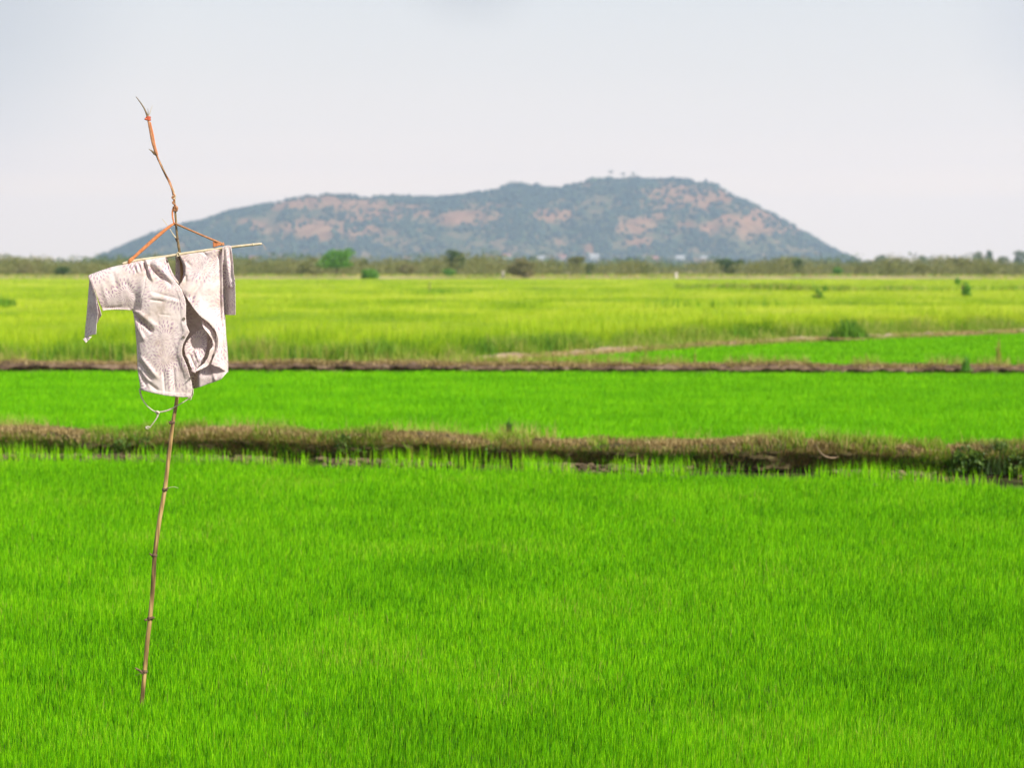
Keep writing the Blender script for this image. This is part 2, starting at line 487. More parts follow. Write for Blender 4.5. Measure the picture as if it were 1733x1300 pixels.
b1, top1 = bank('earth_bank', toe1, -11, 11, 0.03, 0.265, 0.95, M_BANK, 50, under=.03)
b2, top2 = bank('earth_bank', toe2, -20, 22, 0.06, 0.200, 0.90, M_BANK2, 90, under=.08)

def bank_grass(name, toe, top, x0, x1, n, width, h0, wid, seed, straw, label, over=0.5, green_mat=None, greenfun=None):
    x = RNG.uniform(x0, x1, n)
    u = RNG.uniform(0.0, 1.0, n)
    if straw:
        keep = fbm(x * 1.3, u * 1.5, seed, 3) > 0.30
    else:
        keep = greenfun(x) + (fbm(x * 1.6, u, seed, 3) - .5) * 1.2 > 0.17
    x, u = x[keep], u[keep]
    front = u < over * 0.08
    z = np.where(front, top(x) * RNG.uniform(.6, .98, len(x)), top(x) * np.clip(1.0 - np.clip(u - .75, 0, 1) * 2, .2, 1)) - 0.01
    y = toe(x) + np.where(front, -0.03, width * (0.05 + 0.9 * u))
    y = y + np.where(front, 0, 0)
    h = h0 * RNG.uniform(.4, 1.3, len(x)) * (0.6 + 0.9 * vnoise(x * 1.7, u, seed + 1))
    o = blades(name, x, y, z, h, wid * RNG.uniform(.6, 1.4, len(x)), np.clip(RNG.normal(.55, .22, len(x)), 0, 1),
               M_STRAW if straw else (green_mat or M_WEED), lean=0.75 if straw else 0.4, lean_dir=(0, -0.25) if straw else (0, -0.12), curl=.2)
    tag(o, label, 'grass', kind='stuff')
    return o

def patches(px_list):       # pixel columns of greener growth on a bank -> function of x
    c = []
    for px, half, dist in px_list:
        c.append(((px - PCX) / FPX * dist, half / FPX * dist))
    def f(x):
        s = 0
        for a, b in c:
            s = np.maximum(s, np.exp(-((x - a) / b) ** 2))
        return s * .75
    return f
g1 = patches([(235, 45, 26), (165, 25, 26), (600, 50, 26), (860, 45, 25.5), (1290, 30, 25), (1440, 40, 25), (1690, 60, 24.5), (1560, 22, 24.5), (480, 12, 26), (1010, 14, 25)])
bank_grass('dry_grass', toe1, top1, -10, 10, 60000, 0.95, 0.085, 0.009, 61, True, 'straw-brown dry grass hanging over the nearest earth bank')
bank_grass('weedy_grass', toe1, top1, -10, 10, 42000, 0.95, 0.13, 0.010, 62, False, 'tufts of green weeds on the nearest earth bank', over=1.3, greenfun=g1)
bank_grass('dry_grass', toe2, top2, -19, 21, 60000, 0.9, 0.085, 0.016, 71, True, 'straw-brown dry grass along the second earth bank')
def face_grass(toe, top, x0, x1, n, wid, h0, label, seed, green):
    x = RNG.uniform(x0, x1, n); f = RNG.uniform(.12, 1.0, n) ** .8
    g = fbm(x * 1.0, f * .8, seed, 3)
    kk = RNG.uniform(0, 1, n) < np.clip((g - .30) * 4, .1, 1)
    x, f, g = x[kk], f[kk], g[kk]
    z = top(x) * f
    y = toe(x) + np.interp(f, [0, .3, .8, 1], [-.02, .0, .0, .10]) - .05
    m = np.where(f > .7, .62, .22)  # blades low on the face tinted dark: painted shade of the overhanging grass
    o = blades('bank_grass', x, y, z - .03, h0 * RNG.uniform(.4, 1.3, len(x)), wid * RNG.uniform(.6, 1.4, len(x)),
               np.clip(RNG.normal(m, .16), 0, 1), M_WEED if green else M_STRAW, lean=.6, lean_dir=(0, -.7), curl=.2)
    return tag(o, label, 'grass', kind='stuff')
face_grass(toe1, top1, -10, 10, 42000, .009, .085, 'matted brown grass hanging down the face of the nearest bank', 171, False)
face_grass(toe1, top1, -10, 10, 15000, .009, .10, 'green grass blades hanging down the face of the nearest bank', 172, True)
# dry grass on the little dyke slanting away on the right
x = RNG.uniform(-4, 30, 26000); y = wedge_y(x) + RNG.uniform(.0, 1.1, len(x)); g = fbm(x * .8, y * .5, 95, 3)
kk = g > .36; x, y = x[kk], y[kk]
o = blades('dry_grass', x, y, np.full(len(x), .03), .20 * RNG.uniform(.3, 1.2, len(x)), .020 * RNG.uniform(.5, 1.3, len(x)), np.clip(RNG.normal(.62, .2, len(x)), 0, 1), M_STRAW, lean=.5)
tag(o, 'dry grass on the slanting dyke beside the bright wedge', 'grass', kind='stuff')
# yellowish weeds standing behind the crest of each bank
def crest_weeds(toe, x0, x1, n, off, label, sc, seed):
    x = RNG.uniform(x0, x1, n); g = fbm(x * 1.1, x * 0 + 2, seed, 3)
    keep = RNG.uniform(0, 1, n) < np.clip((g - .44) * 5, 0.02, 1)
    x, g = x[keep], g[keep]
    y = toe(x) + off + RNG.normal(0, .12, len(x))
    o = blades('weedy_grass', x, y, np.full(len(x), .12), 0.30 * RNG.uniform(.4, 1.35, len(x)), sc * RNG.uniform(.6, 1.3, len(x)),
               np.clip(RNG.normal(.80, .15, len(x)), 0, 1), M_WEED, lean=0.45)
    tag(o, label, 'grass', kind='stuff')
crest_weeds(toe1, -10, 10, 14000, 0.95, 'yellowish weeds behind the crest of the nearest bank', .008, 44)
crest_weeds(toe2, -18, 21, 12000, 0.9, 'yellowish weeds behind the crest of the second bank', .014, 45)

# weedy margin before the ripening field
x = RNG.uniform(-22, 28, 80000)
yb = wedge_y(x); yt = tall_y(x)
u = RNG.uniform(-0.1, 1.25, len(x))
y = yb + u * (yt - yb)
g = fbm(x * .8, y * .8, 83, 3)
keep = (RNG.uniform(0, 1, len(x)) < np.clip((g - .34) * 4, .12, 1))
x, y, u, g = x[keep], y[keep], u[keep], g[keep]
h = (0.18 + 0.50 * np.clip(u, 0, 1.1)) * RNG.uniform(.5, 1.1, len(x)) * (.6 + .7 * g)
blend = np.clip(RNG.normal(.58, .2, len(x)) + (g - .5) * .4, 0, 1)
o = blades('weedy_grass', x, y, np.zeros(len(x)), h, .022 * RNG.uniform(.5, 1.3, len(x)), blend, M_WEED, lean=.25)
tag(o, 'rough weedy margin along the foot of the ripening rice', 'grass', kind='stuff')

# fresh green stems crowding the foot of the ripening rice on the left
x = RNG.uniform(-21, 2, 30000); y = tall_y(x) + RNG.normal(-.1, .45, len(x))
g = fbm(x * .9, y * .5, 93, 3)
keep = RNG.uniform(0, 1, len(x)) < np.clip((g - .42) * 3.2, 0, .6)
x, y, g = x[keep], y[keep], g[keep]
o = blades('fresh_grass', x, y, np.zeros(len(x)), 0.62 * RNG.uniform(.4, 1.15, len(x)) * (.6 + .7 * g), .024 * RNG.uniform(.5, 1.3, len(x)),
           np.clip(RNG.normal(.36, .24, len(x)), 0, .9), M_WEED, lean=.16)
tag(o, 'fresh green stems crowding the foot of the ripening rice on the left', 'grass', kind='stuff')

# pale clods of dug earth along that margin
def clod_mesh(name, seed, n=70, mat=M_PALE):
    r = random.Random(seed)
    bm = bmesh.new()
    bmesh.ops.create_icosphere(bm, subdivisions=3, radius=1.0)
    for v in bm.verts:
        d = v.co.normalized()
        k = 0.75 + 0.5 * float(fbm(np.array([d.x * 2 + seed + d.z]), np.array([d.y * 2 + d.z]), seed)[0])
        v.co = Vector((d.x * k, d.y * k * .8, max(d.z * k * .62, -0.15)))
    me = bpy.data.meshes.new(name)
    bm.to_mesh(me); bm.free()
    me.materials.append(mat)
    for p in me.polygons: p.use_smooth = True
    return me
clods = [clod_mesh('earth_clod', s) for s in (3, 4, 5, 6)]
CL = [(718, 607, 34, 'long pale clod of earth'), (750, 606, 22, 'small pale clod of earth'), (838, 607, 40, 'flat pale clod of earth'),
      (905, 601, 30, 'low pale clod of earth'), (1098, 588, 26, 'greyish rounded clod of earth'), (1135, 590, 22, 'pinkish clod of earth'),
      (1160, 589, 26, 'broad pink clod of earth'), (1195, 583, 24, 'steep pink clod of earth'), (1216, 582, 22, 'leaning pink clod of earth')]
for k, (px, py, wpx, nm) in enumerate(CL):
    gx_, gy_ = on_ground(px, py)
    o = bpy.data.objects.new('earth_clod', clods[k % 4]); COL.objects.link(o)
    s = wpx / 2 / FPX * gy_ * 1.15
    o.location = (gx_, gy_, 0.0); o.scale = (s, s * .8, s * .75); o.rotation_euler.z = k * 1.3
    where = ['where the weedy margin meets the second bank', 'just right of the longest clod', 'left of the tip of the bright wedge',
             'at the tip of the bright wedge', 'above the middle of the bright wedge', 'just right of the greyish clod',
             'between the small pinkish clod and the steep one', 'right of the broad clod on the wedge edge', 'last of the row along the wedge edge'][k]
    tag(o, nm + ' ' + where, 'clod', 'clods along the weedy margin')
# loose crumbs of mud at the foot of the nearest bank
n = 4200
x = RNG.uniform(-9, 9, n)
y = toe1(x) - np.abs(RNG.normal(0, .8, n)) * RNG.uniform(.2, 1, n) + .1
kk = fbm(x * 1.1, y * .8, 55, 3) > .44
x, y = x[kk], y[kk]; n = len(x)
ctm = bmesh.new(); bmesh.ops.create_icosphere(ctm, subdivisions=2, radius=1)
bv = np.array([v.co[:] for v in ctm.verts]); bf = np.array([[v.index for v in f.verts] for f in ctm.faces]); ctm.free()
R_ = RNG.uniform(.010, .048, n) * RNG.uniform(.5, 1.1, n)
V = bv[None] * RNG.uniform(.72, 1.25, (n, len(bv), 1)) * np.stack([R_ * RNG.uniform(.9, 1.5, n), R_, R_ * .75], -1)[:, None, :] + np.stack([x, y, R_ * .3], -1)[:, None, :]
F = (bf[None] + (np.arange(n) * len(bv))[:, None, None]).reshape(-1, 3)
o = np_mesh('mud_crumbs', V.reshape(-1, 3), tris=F, mat=M_CRUMB)
tag(o, 'loose crumbs of dug mud at the foot of the nearest bank', 'mud', kind='stuff')
# pale crust line along wedge edge
def strip(name, yf, x0, x1, wd, hz, mat, seed, step=.1):
    xs = np.arange(x0, x1, step)
    s = np.linspace(0, 1, 9)
    X, S = np.meshgrid(xs, s)
    Z = np.sin(S * math.pi) * hz * np.clip(0.1 + 1.9 * fbm(X * .7, S, seed, 4, .6) - .35 + .35 * vnoise(X * 3, S * 2, 4), .12, 1.4) - .015
    Y = yf(X) + S * wd + (fbm(X * 1.5, S, seed + 1, 3) - .5) * .3
    nx = len(xs)
    i = (np.arange(len(s) - 1)[:, None] * nx + np.arange(nx - 1)[None, :]).ravel()
    q = np.stack([i, i + 1, i + nx + 1, i + nx], -1)
    return tag(np_mesh(name, np.stack([X, Y, Z], -1).reshape(-1, 3), quads=q, mat=mat, smooth=True), kind='structure')
strip('earth_ridge', lambda x: wedge_y(x) + .15, -6.5, 32, 1.0, .21, M_PALE, 5)

# low weedy ridges inside the far ripening field, and the raised dry ground behind it
def weed_line(pts, n, h, wid, label, tint, mat=M_WEED, spread=1.5, z0=H4 - .25):
    a = np.array([on_ground(px, py, z0 + .1) for px, py in pts])
    k = RNG.uniform(0, len(a) - 1, n)
    x = np.interp(k, np.arange(len(a)), a[:, 0]); y = np.interp(k, np.arange(len(a)), a[:, 1]) + RNG.normal(0, spread, n)
    g = fbm(x * .25, y * .1, 13, 3)
    kk = RNG.uniform(0, 1, n) < np.clip((g - .33) * 4, .12, 1)
    x, y, g = x[kk], y[kk], g[kk]
    o = blades('weedy_grass', x, y, np.full(len(x), z0), h * RNG.uniform(.4, 1.2, len(x)) * (.5 + g), wid * RNG.uniform(.6, 1.3, len(x)),
               np.clip(RNG.normal(tint, .14, len(x)), 0, 1), mat, lean=.3)
    return tag(o, label, 'grass', kind='stuff')
weed_line([(1140, 487), (1280, 489), (1400, 492), (1560, 491), (1800, 490)], 9000, .55, .10, 'dull green ridge of weeds crossing the far ripening field', .62)
weed_line([(680, 497), (730, 496), (800, 495)], 700, .34, .08, 'dark green weeds inside the ripening rice', .40, spread=1.5)
weed_line([(-30, 519), (20, 518)], 700, .4, .06, 'patch of deeper green weeds at the edge of the ripening rice', .25, mat=M_WEED, spread=.6)
weed_line([(1090, 577 - 58), (1200, 532 - 12), (1330, 520)], 100, .5, .05, 'faint green streak of weeds in the ripening rice', .4)

gy2 = np.concatenate([np.linspace(353, 366, 6), np.linspace(375, 520, 8), [700, 1200, 2500, 3700, 5000]])
rx2 = np.linspace(-900, 900, 120)
def rise(X, Y):
    return np.clip((Y - 353) / 12, 0, 1) * 0.95 + (fbm(X * .06, Y * .06, 15, 3) - .5) * .35 * np.clip((Y - 353) / 12, 0, 1) * np.clip((1200 - Y) / 400, 0, 1) - .01
road = grid_mesh('dry_ground', rx2, gy2, rise, M_DIRTROAD)
tag(road, kind='structure')
# olive fields and a green strip among them
x, y = scatter(356, 430, lambda y: 0 * y + 1.6, side=.31, extra=10)
g = fbm(x * .05, y * .12, 4, 3); kk = g > .46
x, y = x[kk], y[kk]
o = blades('dry_grass', x, y, rise(x, y), RNG.uniform(.15, .6, len(x)), RNG.uniform(.1, .3, len(x)), np.clip(RNG.normal(.7, .2, len(x)), 0, 1), M_WEED, lean=.4)
tag(o, 'dry tussocks on the pinkish ground before the far shrubs', 'grass', kind='stuff')

# ------------------------------------------------------------------ shrubs and trees
def leaf_cloud(lobes, n, size, seed, flat=0.8):
    """lobes: (x, y, z, rx, ry, rz). Returns verts, quads, tint of many small leaf faces near the lobes' skins"""
    r = np.random.default_rng(seed)
    L = np.array(lobes, float)
    vol = (L[:, 3] * L[:, 5]) ** 1.0
    k = r.choice(len(L), n, p=vol / vol.sum())
    d = r.normal(size=(n, 3)); d /= np.linalg.norm(d, axis=1)[:, None]
    rad = r.uniform(0.35, 1.0, n) ** 0.5 * (0.88 + 0.22 * r.uniform(0, 1, n) ** 2)
    # tufts: pull leaves towards a few random sub-centres so gaps open between
    c = L[k, :3] + d * L[k, 3:6] * rad[:, None]
    cell = np.floor((c + .35 * size * np.sin(c[:, [1, 2, 0]] / size)) / (size * 2.6))
    hsh = hash2(cell[:, 0] * 7 + cell[:, 2] * 13, cell[:, 1] * 3 + cell[:, 2], seed)
    keep = hsh > 0.22
    c, d, hsh = c[keep], d[keep], hsh[keep]
    n = len(c)
    a = r.normal(size=(n, 3)) + d * .6; a /= np.linalg.norm(a, axis=1)[:, None]
    b = np.cross(a, r.normal(size=(n, 3))); b /= np.linalg.norm(b, axis=1)[:, None]
    e = np.cross(a, b)
    s = size * r.uniform(.5, 1.3, n)[:, None]
    v = np.stack([c - b * s, c - e * s * .45, c + b * s, c + e * s * .45], 1).reshape(-1, 3)
    q = np.arange(n * 4).reshape(-1, 4)
    t = np.clip(0.25 + 0.5 * hsh + r.normal(0, .12, n), 0, 1)
    return v, q, np.repeat(t, 4)

def crown_lobes(seed, w, h, z0, n=9, upright=0.5):
    r = random.Random(seed)
    out = [(0, 0, z0 + h * .5, w * .34, w * .34, h * .42)]
    for i in range(n):
        a = r.uniform(0, 2 * math.pi); q = r.uniform(.12, .34) * w
        zz = z0 + h * r.uniform(.18, .82)
        rr = w * r.uniform(.12, .22)
        out.append((math.cos(a) * q, math.sin(a) * q, zz, rr, rr, h * r.uniform(.12, .22)))
    return out

def trunk_bm(h, r0, seed, branches=5, spread=.35):
    r = random.Random(seed)
    bm = bmesh.new()
    def limb(p0, p1, ra, rb, seg=4):
        prev = None
        ax = (p1 - p0).normalized()
        s1 = ax.orthogonal().normalized(); s2 = ax.cross(s1)
        for i in range(seg + 1):
            f = i / seg
            c = p0.lerp(p1, f) + Vector((math.sin(f * 3) * .03 * h, math.cos(f * 4) * .02 * h - .02 * h, 0)) * (1 if seg > 2 else 0)
            rad = ra + (rb - ra) * f
            ring = [bm.verts.new(c + (s1 * math.cos(k * math.pi / 3.5) + s2 * math.sin(k * math.pi / 3.5)) * rad) for k in range(7)]
            if prev:
                for k in range(7):
                    bm.faces.new([prev[k], prev[(k + 1) % 7], ring[(k + 1) % 7], ring[k]])
            prev = ring
        bm.faces.new(prev)
    limb(Vector((0, 0, -.1)), Vector((0, 0, h * .75)), r0, r0 * .45, 5)
    for i in range(branches):
        a = r.uniform(0, 6.28); z = h * r.uniform(.25, .65)
        limb(Vector((0, 0, z)), Vector((math.cos(a) * spread * h, math.sin(a) * spread * h, z + h * .35)), r0 * .5, r0 * .15, 3)
    return bm

def make_tree(name, seed, w, h, mat, cat='tree', n=1800, trunk=0.25, leaf=.16, lobes=9, bushy=False):
    root = empty(name)
    z0 = 0.0 if bushy else h * trunk
    lobs = crown_lobes(seed, w, h - z0, z0, lobes)
    if name == 'leafy_shrub':
        rr_ = random.Random(seed)
        lobs = [(rr_.uniform(-.45, .45) * w, rr_.uniform(-.3, .3) * w, h * q_, w * .2, w * .2, h * .14) for q_ in (.12, .16, .2, .3, .32, .4, .45, .55, .66, .8)]
        n = 1500; leaf *= 1.3
    v, q, t = leaf_cloud(lobs, n, leaf, seed)
    v[:, 2] = np.maximum(v[:, 2], 0.01)
    np_mesh('foliage' if bushy else 'crown', v, quads=q, mat=mat, parent=root, attrs={'tint': t})
    bm = trunk_bm(h * .8, max(.05, h * .03), seed, spread=.3 * w / h)
    me = bpy.data.meshes.new('trunk'); bm.to_mesh(me); bm.free()
    me.materials.append(M_BARK)
    tr = bpy.data.objects.new('stems' if bushy else 'trunk', me); COL.objects.link(tr); tr.parent = root
    return root

# (name, px centre, base y, top y, width px, distance, material, bushy, label)
TREES = [
 ('broadleaf_tree', 569, 468, 417, 66, 385, M_GREENLEAF, False, 'vivid green two-headed tree, tallest of the near belt left of the round tree'),
 ('broadleaf_tree', 771, 463, 420, 46, 430, M_DARKLEAF, False, 'dark round-crowned tree standing alone above the shrub belt'),
 ('bush', 627, 475, 453, 40, 350, M_GREENLEAF, True, 'dense vivid green bush at the far edge of the rice, below the two-headed tree'),
 ('bush', 884, 471, 436, 56, 356, M_OLIVE, True, 'big brownish olive bush beside the pale post'),
 ('bush', 760, 467, 454, 26, 380, M_GREENLEAF, True, 'small bright green bush at the foot of the round-crowned tree'),
 ('broadleaf_tree', 973, 462, 432, 38, 480, M_SHRUB, False, 'olive tree with a flat crown right of the big brownish bush'),
 ('bush', 997, 466, 444, 20, 430, M_DARKLEAF, True, 'narrow dark bush right of the flat olive tree'),
 ('bush', 617, 462, 436, 18, 520, M_DARKLEAF, True, 'small dark bush just right of the two-headed tree'),
 ('bush', 1060, 462, 441, 30, 470, M_SHRUB, True, 'rounded olive bush between the flat olive tree and the dark wide bush'),
 ('bush', 1092, 465, 445, 22, 440, M_DARKLEAF, True, 'dark little bush beside the rounded olive bush'),
 ('bush', 1237, 463, 437, 52, 450, M_DARKLEAF, True, 'wide dark bush in front of the right half of the hill'),
 ('bush', 1345, 463, 436, 46, 460, M_DARKLEAF, True, 'tall dark bush below the right end of the hill'),
 ('bush', 1418, 463, 449, 20, 430, M_GREENLEAF, True, 'tiny bright green bush at the right foot of the hill'),
 ('broadleaf_tree', 1490, 455, 429, 34, 1400, M_DARKLEAF, False, 'hazy blue-green tree just right of the hill'),
 ('broadleaf_tree', 1563, 455, 431, 30, 1300, M_DARKLEAF, False, 'hazy tree midway between the hill and the rounded olive tree'),
 ('broadleaf_tree', 1617, 462, 433, 38, 520, M_SHRUB, False, 'rounded olive-green tree right of the hazy trees'),
 ('broadleaf_tree', 1655, 455, 422, 20, 1300, M_DARKLEAF, False, 'thin hazy tree right of the rounded olive tree'),
 ('broadleaf_tree', 1674, 455, 422, 14, 1300, M_DARKLEAF, False, 'slimmest hazy tree beside the thin one'),
 ('broadleaf_tree', 1697, 460, 431, 26, 700, M_DARKLEAF, False, 'low dark tree left of the last hazy tree'),
 ('broadleaf_tree', 1726, 455, 421, 28, 1200, M_DARKLEAF, False, 'last hazy tree at the right end of the belt'),
 ('bush', 1668, 464, 441, 40, 450, M_SHRUB, True, 'broad olive bush below the thin hazy trees'),
 ('bush', 1560, 464, 445, 36, 450, M_SHRUB, True, 'low olive bush below the middle hazy tree'),
 ('bush', 1460, 464, 446, 34, 450, M_SHRUB, True, 'low spreading bush at the tip of the hill'),
 ('bush', 520, 466, 437, 46, 420, M_SHRUB, True, 'broad olive bush left of the two-headed tree'),
 ('bush', 45, 466, 442, 60, 430, M_OLIVE, True, 'broad olive bush at the left end of the belt'),
 ('bush', 104, 468, 449, 34, 400, M_DARKLEAF, True, 'dark rounded bush left of the blouse'),
 ('bush', 690, 466, 444, 40, 430, M_OLIVE, True, 'low olive bush left of the round-crowned tree'),
 ('bush', 15, 466, 441, 30, 470, M_SHRUB, True, 'first bush at the very left of the belt'),
 ('bush', 460, 466, 444, 30, 430, M_SHRUB, True, 'small shrub just right of the end of the crossbar'),
 ('leafy_shrub', 1629, 492, 467, 28, 128, M_GREENLEAF, True, 'ragged leafy green shrub growing out of the ripening rice on the right'),
 ('leafy_shrub', 1386, 496, 481, 20, 118, M_GREENLEAF, True, 'small green clump growing out of the ripening rice'),
]
for k, (nm, px, yb_, yt_, wpx, dist, mat, bushy, label) in enumerate(TREES):
    p0 = at_dist(px, yb_, dist); p1 = at_dist(px, yt_, dist)
    zb = max(0.0, min(p0.z, .9 if dist > 353 else .5)) if dist < 1000 else .9
    if dist < 200: zb = 0.2
    h = p1.z - zb
    w = wpx / FPX * dist
    t_ = make_tree(nm, 100 + k, w * 1.08, h, mat, n=4200 if dist < 700 else 2200, leaf=max(.03 * w + .02, .035 * h), bushy=bushy,
                   lobes=7 + k % 5, trunk=.16)
    t_.location = (p0.x, dist, zb)
    tag(t_, label, 'tree' if not bushy else ('shrub' if nm != 'bush' else 'bush'))

# the unbroken belt of scrub behind and between them
lob = []
r = random.Random(5)
for i in range(950):
    yy = r.uniform(395, 620)
    xx = r.uniform(-1, 1) * (.31 * yy + 15)
    w_ = r.uniform(3, 8); ppx = project(xx, yy, 1)[0]
    hh = r.uniform(2.1, 4.4) * (0.75 + .65 * float(vnoise(np.array([ppx / 90]), np.array([1.5]), 3)[0]))
    hh = hh * .8 if 1000 < ppx < 1180 else hh
    if 1100 < ppx < 1200 and yy > 470: continue
    lob.append((xx, yy, 0.8 + hh * .45, w_ * .55, w_ * .5, hh * .62))
v, q, t = leaf_cloud(lob, 230000, .27, 9)
v[:, 2] = np.maximum(v[:, 2], .5)
belt = np_mesh('scrub_belt', v, quads=q, mat=M_SHRUB, attrs={'tint': t})
tag(belt, 'unbroken belt of dull green scrub along the far side of the fields', 'scrub', kind='stuff')
lob = []
for i in range(500):
    yy = r.uniform(800, 2600)
    xx = r.uniform(-1, 1) * (.31 * yy + 15)
    w_ = r.uniform(14, 40); hh = r.uniform(4.5, 9.5)
    lob.append((xx, yy, hh * .5, w_ * .5, w_ * .5, hh * .6))
v, q, t = leaf_cloud(lob, 90000, .8, 19)
v[:, 2] = np.maximum(v[:, 2], .5)
far = np_mesh('distant_woods', v, quads=q, mat=M_DARKLEAF, attrs={'tint': t})
tag(far, 'bluish distant woods on the plain before the hill', 'woods', kind='stuff')

# single plants one can tell apart on the banks and margins
def tuft(px, py, hpx, wpx, n, mat, tint, label, z=0.0, name='grass_tuft', wid=.012, lean=.3):
    gx_, gy_ = on_ground(px, py, z)
    s = gy_ / FPX
    r = RNG
    q_ = r.normal(0, 1, n)
    x = gx_ + q_ * wpx * s * .22; y = gy_ + r.normal(0, wpx * s * .2, n)
    o = blades(name, x - gx_, y - gy_, np.zeros(n), hpx * s * r.uniform(.35, 1.1, n) * np.exp(-q_ * q_ * .35), wid * r.uniform(.6, 1.3, n),
               np.clip(r.normal(tint, .12, n), 0, 1), mat, lean=lean)
    o.location = (gx_, gy_, z)
    return tag(o, label, 'plant')
tuft(861, 733, 30, 12, 60, M_DARKLEAF, .5, 'small dark upright weed behind the crest of the nearest bank', .1, wid=.02)
tuft(1635, 628, 30, 22, 60, M_GREENLEAF, .5, 'spiky green tuft on the second bank, left of the tall yellow one', .2, wid=.03)
tuft(1690, 618, 50, 12, 60, M_WEED, .85, 'tall yellow-green upright tuft behind the second bank', .1, wid=.03, lean=.1)
tuft(1093, 606, 22, 8, 18, M_WEED, .85, 'thin yellow stalks standing at the tip side of the bright wedge', 0, wid=.022, lean=.12)
tuft(1176, 620, 34, 10, 20, M_WEED, .85, 'thin yellow stalks behind the second bank near its middle', .1, wid=.022, lean=.12)
tuft(1436, 571, 38, 75, 420, M_WEED, .22, 'deep green grass clump swelling from the weedy margin', .2, wid=.035)
tuft(1250, 582, 34, 95, 380, M_WEED, .30, 'greyish green grass clump left of the deepest green one', .0, wid=.03)
tuft(412, 608, 46, 52, 420, M_GREENLEAF, .55, 'vivid green tuft just right of the blouse', .0, wid=.03)
tuft(150, 612, 40, 24, 160, M_GREENLEAF, .3, 'dark green tuft below the hanging cuff', .0, wid=.03)
tuft(1690, 800, 62, 90, 900, M_DARKLEAF, .6, 'dark leafy weeds spilling over the right end of the nearest bank', .02, wid=.014, lean=.5)

# ------------------------------------------------------------------ hill
HD = 4300.0
SIL = [(60, 462), (165, 462), (190, 452), (210, 436), (235, 412), (260, 404), (285, 391), (320, 378), (350, 371), (380, 361), (430, 350), (470, 340),
       (510, 331), (560, 329), (620, 332), (680, 332), (740, 333), (800, 328), (850, 320), (870, 313), (890, 315), (930, 319), (960, 314),
       (1000, 307), (1030, 303), (1070, 301), (1130, 304), (1190, 311), (1215, 319), (1250, 336), (1300, 361), (1345, 388), (1376, 408),
       (1392, 424), (1410, 440), (1424, 455), (1470, 462), (1560, 464)]
sx = np.array([at_dist(a, b, HD).x for a, b in SIL]); sz = np.array([at_dist(a, b, HD).z for a, b in SIL])
BARE = [(470, 346, 70, 7), (540, 337, 70, 7), (625, 361, 46, 13), (550, 388, 66, 17), (600, 345, 60, 7), (690, 350, 30, 5), (785, 368, 48, 10), (1145, 337, 52, 22),
        (1075, 384, 24, 11), (1232, 371, 14, 12), (1296, 372, 46, 22), (1225, 327, 34, 13), (938, 363, 30, 10), (960, 316, 28, 4), (1115, 368, 18, 8),
        (997, 424, 9, 12), (1084, 411, 18, 9), (839, 349, 20, 5), (1330, 388, 40, 11), (1160, 380, 14, 7), (1200, 385, 12, 7), (715, 362, 20, 5), (430, 380, 16, 8)]
def hill_z(X, Y):
    ridge = np.interp(X, sx, sz - 4.0)
    t = (Y - HD) / np.where(Y < HD, 620.0, 700.0)
    sh = np.clip(1 - t * t, 0, 1) ** 1.25
    ridge = ridge + (fbm(X / 28, X * 0 + 4, 207, 3) - .5) * 7 * np.clip(ridge / 120, 0, 1)
    gul = (fbm(X / 90, Y / 240, 201, 4) - .5) * 46 * np.clip(1 - sh, 0, 1) * sh * 4 * np.clip(ridge / 150, 0, 1)
    fine = (fbm(X / 24, Y / 24, 202, 3) - .5) * 5 * np.clip(sh * 3, 0, 1) * np.clip(ridge / 40, 0, 1)
    return np.maximum(ridge * sh + gul + fine, -1.5) - 1.0
def bare_mask(X, Y, Z):
    px, py = project(X, Y, Z)
    wob = (fbm(px / 26, py / 12, 301, 4, .6) - .5) * 2.3
    m = np.full(np.shape(px), -9.0)
    for cx, cy, rx, ry in BARE:
        m = np.maximum(m, 1.0 - ((px - cx) / (rx * 1.45)) ** 2 - ((py - cy) / (ry * 1.2)) ** 2)
    m = np.maximum(m, -1.2) + wob + (fbm(px / 60, py / 30, 305, 3) - .5) * .8
    return 1 / (1 + np.exp(-3.2 * (m - .05)))
M_HILL, nt = new_mat('hillside')
out = node(nt, 'ShaderNodeOutputMaterial')
at = node(nt, 'ShaderNodeAttribute', attribute_name='bare')
geo = node(nt, 'ShaderNodeNewGeometry')
n1 = node(nt, 'ShaderNodeTexNoise', {'Vector': geo.outputs['Position'], 'Scale': .03, 'Detail': 6.0})
cA = ramp(nt, n1.outputs['Fac'], [(.32, (.040, .070, .040)), (.5, (.10, .10, .055)), (.68, (.22, .135, .080))])
cB = ramp(nt, n1.outputs['Fac'], [(.3, (.20, .092, .048)), (.5, (.29, .145, .080)), (.7, (.38, .22, .12))])
mc = node(nt, 'ShaderNodeMixRGB', {'Fac': at.outputs['Fac'], 'Color1': cA, 'Color2': cB})
pb = node(nt, 'ShaderNodeBsdfPrincipled', {'Base Color': mc.outputs[0], 'Roughness': .95, 'Specular IOR Level': .1})
nt.links.new(pb.outputs[0], out.inputs['Surface'])
hill = grid_mesh('hill', np.linspace(-1080, 930, 330), np.linspace(HD - 640, HD + 700, 150), hill_z, M_HILL, attrs={'bare': bare_mask})
tag(hill, kind='structure')
